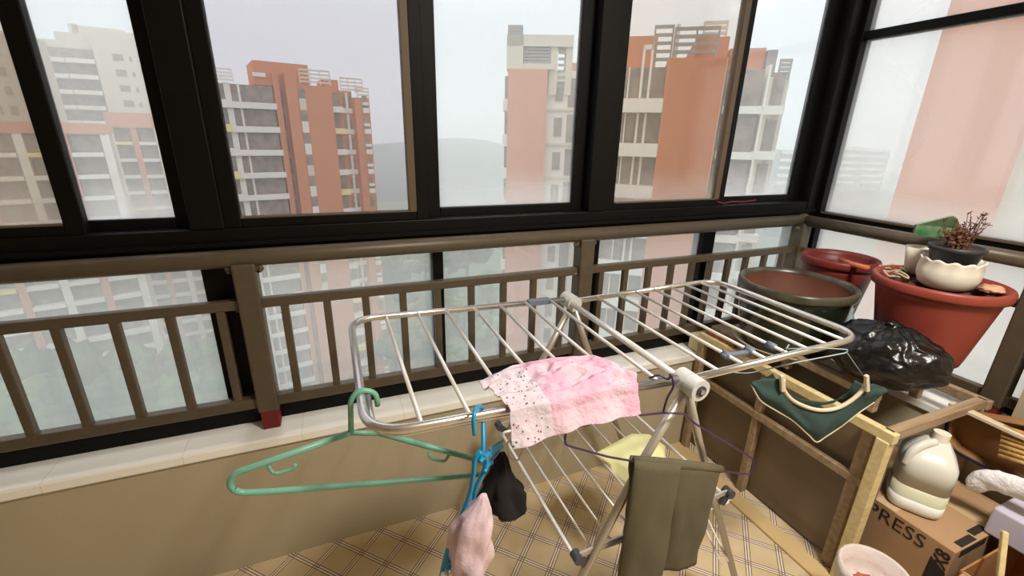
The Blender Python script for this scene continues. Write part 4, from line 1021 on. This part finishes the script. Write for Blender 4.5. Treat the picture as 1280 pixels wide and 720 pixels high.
slab_block(-250, 138, 168, 76, math.radians(15), 'long tan apartment block with yellow and white balconies at the far left of the view', 6, 16, 'tanw', 'pinkw', 'pinkw', 1.4)
slab_block(146, 232, 160, 106, math.radians(6), 'pinkish apartment block with white balconies beside the wide black mullion', 3, 16, 'pinkw', 'pinkw', 'pinkw', 2.6)
# tan tower behind at far left
T0 = Bld('apartment_tower', -80, 100, 114, 0, 'plain tan tower rising behind the long block at the far left')
T0.part('tower_body', 'tanw', [(0, T0.u(36, 100), 0, 10, GZ, T0.z(20, 40))])
zz = T0.z(20, 60)
for k in range(12):
    T0.part('window', 'glass', [(T0.u(p_, 100), T0.u(p_+9, 100), -.1, .1, zz-1.5, zz) for p_ in (-40, -18, 2)]); zz -= 3.2
# stepped pale tower
T1 = Bld('apartment_tower', 52, 110, 135, math.radians(6), 'stepped pale grey and white tower behind the blocks on the left')
ut = lambda p, v=110: T1.u(p, v)
T1.part('tower_body', 'cream', [(0, ut(82), 2, 18, GZ, T1.z(70, 48)), (ut(82), ut(128), 2, 18, GZ, T1.z(100, 40)), (ut(104), ut(135), 3, 18, GZ, T1.z(118, 31)), (ut(128), ut(215), 0, 18, GZ, T1.z(150, 40))])
T1.part('roof_block', 'cream', [(ut(135), ut(166), 3, 12, T1.z(150, 40)-.1, T1.z(150, 34)), (ut(100), ut(112), 3, 6, 10, T1.z(105, 28))])
z = T1.z(90, 58)
for k in range(16):
    if z-3.2 < GZ: break
    bl = T1.part('balcony', 'white', [(0, ut(90), .2, 2, z-3.2, z-2.3), (ut(92), ut(127), -.3, 2, z-3.2, z-2.3)])
    T1.part('window', 'glass', [(.5, ut(127), 1.6, 2.1, z-2.3, z-.2)])
    T1.part('window', 'glass', [(ut(150), ut(163), -.1, .1, z-2.2, z-.8)])
    T1.part('window', 'glass', [(ut(170), ut(173), -.1, .1, z-2.2, z-1.2), (ut(182), ut(185), -.1, .1, z-1.2, z-.2)])
    z -= 3.2
# --- right: the salmon wing of the neighbouring block, close by
R0 = at(1180, 40, y=8); R1 = at(1110, 260, y=8); XW = (R0.x+R1.x)/2; e2 = at(1262, 200, x=XW)
nb = empty('neighbouring_wing', (XW, 5, GZ), 'tall salmon coloured wing with a white return wall close by, filling the right window', 'building')
def rawbox(name, m, par, *bxs):
    b = bmesh.new()
    for q in bxs: box(b, *q)
    me = bpy.data.meshes.new(name); b.to_mesh(me); b.free(); me.materials.append(E[m]); o = bpy.data.objects.new(name, me); C.objects.link(o); o.parent = par; o.location = -Vector(par.location); return o
rawbox('salmon_wall', 'salmon', nb, (XW, XW+6, e2.y, 8, GZ, 30))
rawbox('white_wall', 'white', nb, (XW+.3, XW+6, e2.y-9, e2.y, GZ, 30))
rawbox('ledge', 'cream', nb, *[(XW+.15, XW+.4, e2.y-9, e2.y-.4, z_, z_+.25) for z_ in range(-40, 30, 3)])
# --- distant white blocks, right
for i, (a_, c_, v_) in enumerate(((975, 1012, 188), (1012, 1048, 183), (1050, 1078, 184), (1080, 1112, 186))):
    y_ = 150+6*i; D = Bld('apartment_block', a_, 200, y_, -.5, ['white slab block far off behind the corner post', 'white slab block far off, just right of the corner post', 'middle white slab block in the haze right of the corner', 'rightmost white slab block in the haze beside the salmon wing'][i], group='distant slab blocks')
    W_ = D.u(c_, 200); zt_ = D.z(a_+10, v_); D.part('block_body', 'steel', [(0, W_, 1, 16, GZ, zt_)]); z = zt_
    while z > D.z(a_+10, 232):
        D.part('balcony', 'white', [(.5, W_-1.5, -.3, 1, z-1.5, z-.2)]); z -= 3.4
# --- ground, road, hills, trees
b = bmesh.new(); bmesh.ops.create_grid(b, x_segments=60, y_segments=60, size=600)
for v in b.verts:
    v.co += Vector((200, 560, GZ)); v.co.z += 3*noise.noise(v.co*.01)*min(1, max(0, (v.co.y-150)/200))
g = link('ground', b, E['ground'], None, True); struct(g)
b = bmesh.new()
def hf(u, v):
    x = lerp(-350, 750, u); y = lerp(300, 620, v); h = 34*math.exp(-((x-120)/90)**2)+26*math.exp(-((x-420)/200)**2)+22*math.exp(-((x+80)/160)**2)
    return Vector((x, y, GZ-2+(h+12*noise.noise(Vector((x*.012, y*.012, 0))))*math.sin(PI*min(1, v*1.1))))
grid(b, hf, 90, 24); struct(link('hill', b, E['hill'], None, True))
rp_ = [at(u, v, z=GZ+.05) for u, v in ((-40, 560), (60, 560), (190, 530), (300, 508), (380, 500))]
b = bmesh.new(); 
for p, q in zip(rp_[:-1], rp_[1:]): bar(b, (p.x, p.y, GZ+.1), (q.x, q.y, GZ+.1), 3.4, .3)
struct(link('road', b, E['road']))
placed = []
protos = []
for kind in range(3):
    b = bmesh.new(); n_b = (7, 5, 8)[kind]
    for q in range(n_b):
        a = q*2.4; rr = 1.6 if q else 0; blob(b, (math.cos(a)*rr, math.sin(a)*rr, 4.6+(1.2 if q == 0 else rnd.uniform(-.8, .8))), rnd.uniform(1.6, 2.3), 3, .5, 3, q+kind*9, (1, 1, .85))
    me = bpy.data.meshes.new('crown'); b.to_mesh(me); b.free(); me.materials.append(E['leaf1' if kind != 1 else 'leaf2'])
    for p in me.polygons: p.use_smooth = True
    b = bmesh.new(); tube(b, [(0, 0, 0), (.1, 0, 2), (0, .1, 4.5)], [.3, .22, .15], 8); mt = bpy.data.meshes.new('trunk'); b.to_mesh(mt); b.free(); mt.materials.append(E['trunk'])
    protos.append((me, mt))
def tree(x, y, s, kind, nar=1.0):
    e = empty('tree', (x, y, GZ), ['leafy green tree among the planting far below between the towers', 'darker green tree among the planting far below between the towers', 'leafy green tree among the planting far below between the towers'][kind], 'tree', ['light green trees far below', 'dark green trees far below', 'light green trees far below'][kind])
    for nm, me in zip(('crown', 'trunk'), protos[kind]):
        o = bpy.data.objects.new(nm, me); C.objects.link(o); o.parent = e; o.scale = (s*nar, s*nar, s); o.rotation_euler.z = rnd.uniform(0, 6)
cnt = 0
for u_, yy_, vt in ((-34, 64, 468), (30, 67, 458), (92, 70, 446), (152, 72, 442), (212, 75, 436), (270, 77, 430), (0, 54, 505), (70, 56, 496), (138, 57, 488), (204, 59, 480), (266, 60, 472), (335, 58, 492), (395, 60, 484), (452, 62, 474)):
    p = at(u_, vt, y=yy_); s = (p.z-GZ)/6.9; placed.append((p.x, p.y, s)); tree(p.x, p.y, s, rnd.randrange(3), .6)
for u, v in [(u, v) for v in (392, 408, 425, 442, 462, 486) for u in range(40, 300, 26)] + [(u, v) for v in (395, 420, 450, 485) for u in range(330, 480, 26)] + [(u, v) for v in (335, 350, 368, 388, 410, 435) for u in range(478, 640, 20)]:
    if v < 440 and u < 195: continue
    p = at(u+rnd.uniform(-9, 9), v+rnd.uniform(-5, 5), z=GZ+5)
    if p.y > 330: continue
    s = rnd.uniform(.8, 1.5)*(1 if p.y < 110 else 1.5); cnt += 1
    bad = False
    for (x0_, x1_, y0_, y1_) in ((-14, 8, 70, 92), (-95, -8, 87, 115)):
        if x0_ < p.x < x1_ and y0_ < p.y < y1_: bad = True
    for (qx, qy, qs) in placed:
        if math.hypot(p.x-qx, p.y-qy) < 3.5*(s+qs): bad = True
    if not bad:
        placed.append((p.x, p.y, s)); tree(p.x, p.y, s, rnd.randrange(3))

# ------------------------------------------------------------------ light, sky, haze
w = bpy.data.worlds.new('overcast sky'); bpy.context.scene.world = w; w.use_nodes = True; nt = w.node_tree
bg = nt.nodes['Background']; tc = nt.nodes.new('ShaderNodeTexCoord'); sx = nt.nodes.new('ShaderNodeSeparateXYZ'); nt.links.new(tc.outputs['Generated'], sx.inputs[0])
r = nt.nodes.new('ShaderNodeValToRGB'); nt.links.new(sx.outputs[2], r.inputs['Fac'])
r.color_ramp.elements[0].position = 0; r.color_ramp.elements[0].color = lin((222, 225, 229))
r.color_ramp.elements[1].position = .45; r.color_ramp.elements[1].color = lin((234, 233, 237))
nt.links.new(r.outputs[0], bg.inputs[0])
mr_ = nt.nodes.new('ShaderNodeMapRange'); mr_.inputs['From Min'].default_value = .15; mr_.inputs['From Max'].default_value = 1; mr_.inputs['To Min'].default_value = 1.0; mr_.inputs['To Max'].default_value = 2.5
nt.links.new(sx.outputs[2], mr_.inputs['Value']); nt.links.new(mr_.outputs['Result'], bg.inputs[1])

hz = bmesh.new(); box(hz, -500, 800, 20, 900, GZ-5, 55); HM = bpy.data.materials.new('morning haze'); HM.use_nodes = True; nt = HM.node_tree
for n_ in list(nt.nodes): nt.nodes.remove(n_)
ou = nt.nodes.new('ShaderNodeOutputMaterial'); vs_ = nt.nodes.new('ShaderNodeVolumeScatter'); vs_.inputs['Density'].default_value = .003; vs_.inputs['Color'].default_value = (.99, .995, 1, 1); vs_.inputs['Anisotropy'].default_value = .2
nt.links.new(vs_.outputs[0], ou.inputs['Volume'])
ho = link('haze', hz, HM); struct(ho)

def area(name, loc, tgt, size, size_y, power, col):
    l = bpy.data.lights.new(name, 'AREA'); l.shape = 'RECTANGLE'; l.size = size; l.size_y = size_y; l.energy = power; l.color = col
    o = bpy.data.objects.new(name, l); C.objects.link(o); o.location = loc; d = Vector(tgt)-Vector(loc); o.rotation_euler = d.to_track_quat('-Z', 'Y').to_euler(); return o
area('ceiling_lamp', (1.1, -.2, 2.5), (1.1, -.1, 0), .4, .4, 52, (1, .94, .85))

sc = bpy.context.scene
sc.view_settings.view_transform = 'Standard'; sc.view_settings.look = 'None'; sc.view_settings.exposure = 0.42; sc.view_settings.gamma = 1
sc.cycles.use_denoising = True
try: sc.cycles.denoiser = 'OPENIMAGEDENOISE'
except Exception: pass
sc.cycles.max_bounces = 14; sc.cycles.diffuse_bounces = 4; sc.cycles.transparent_max_bounces = 24; sc.cycles.volume_bounces = 8; sc.cycles.transmission_bounces = 6
sc.cycles.sample_clamp_indirect = 6
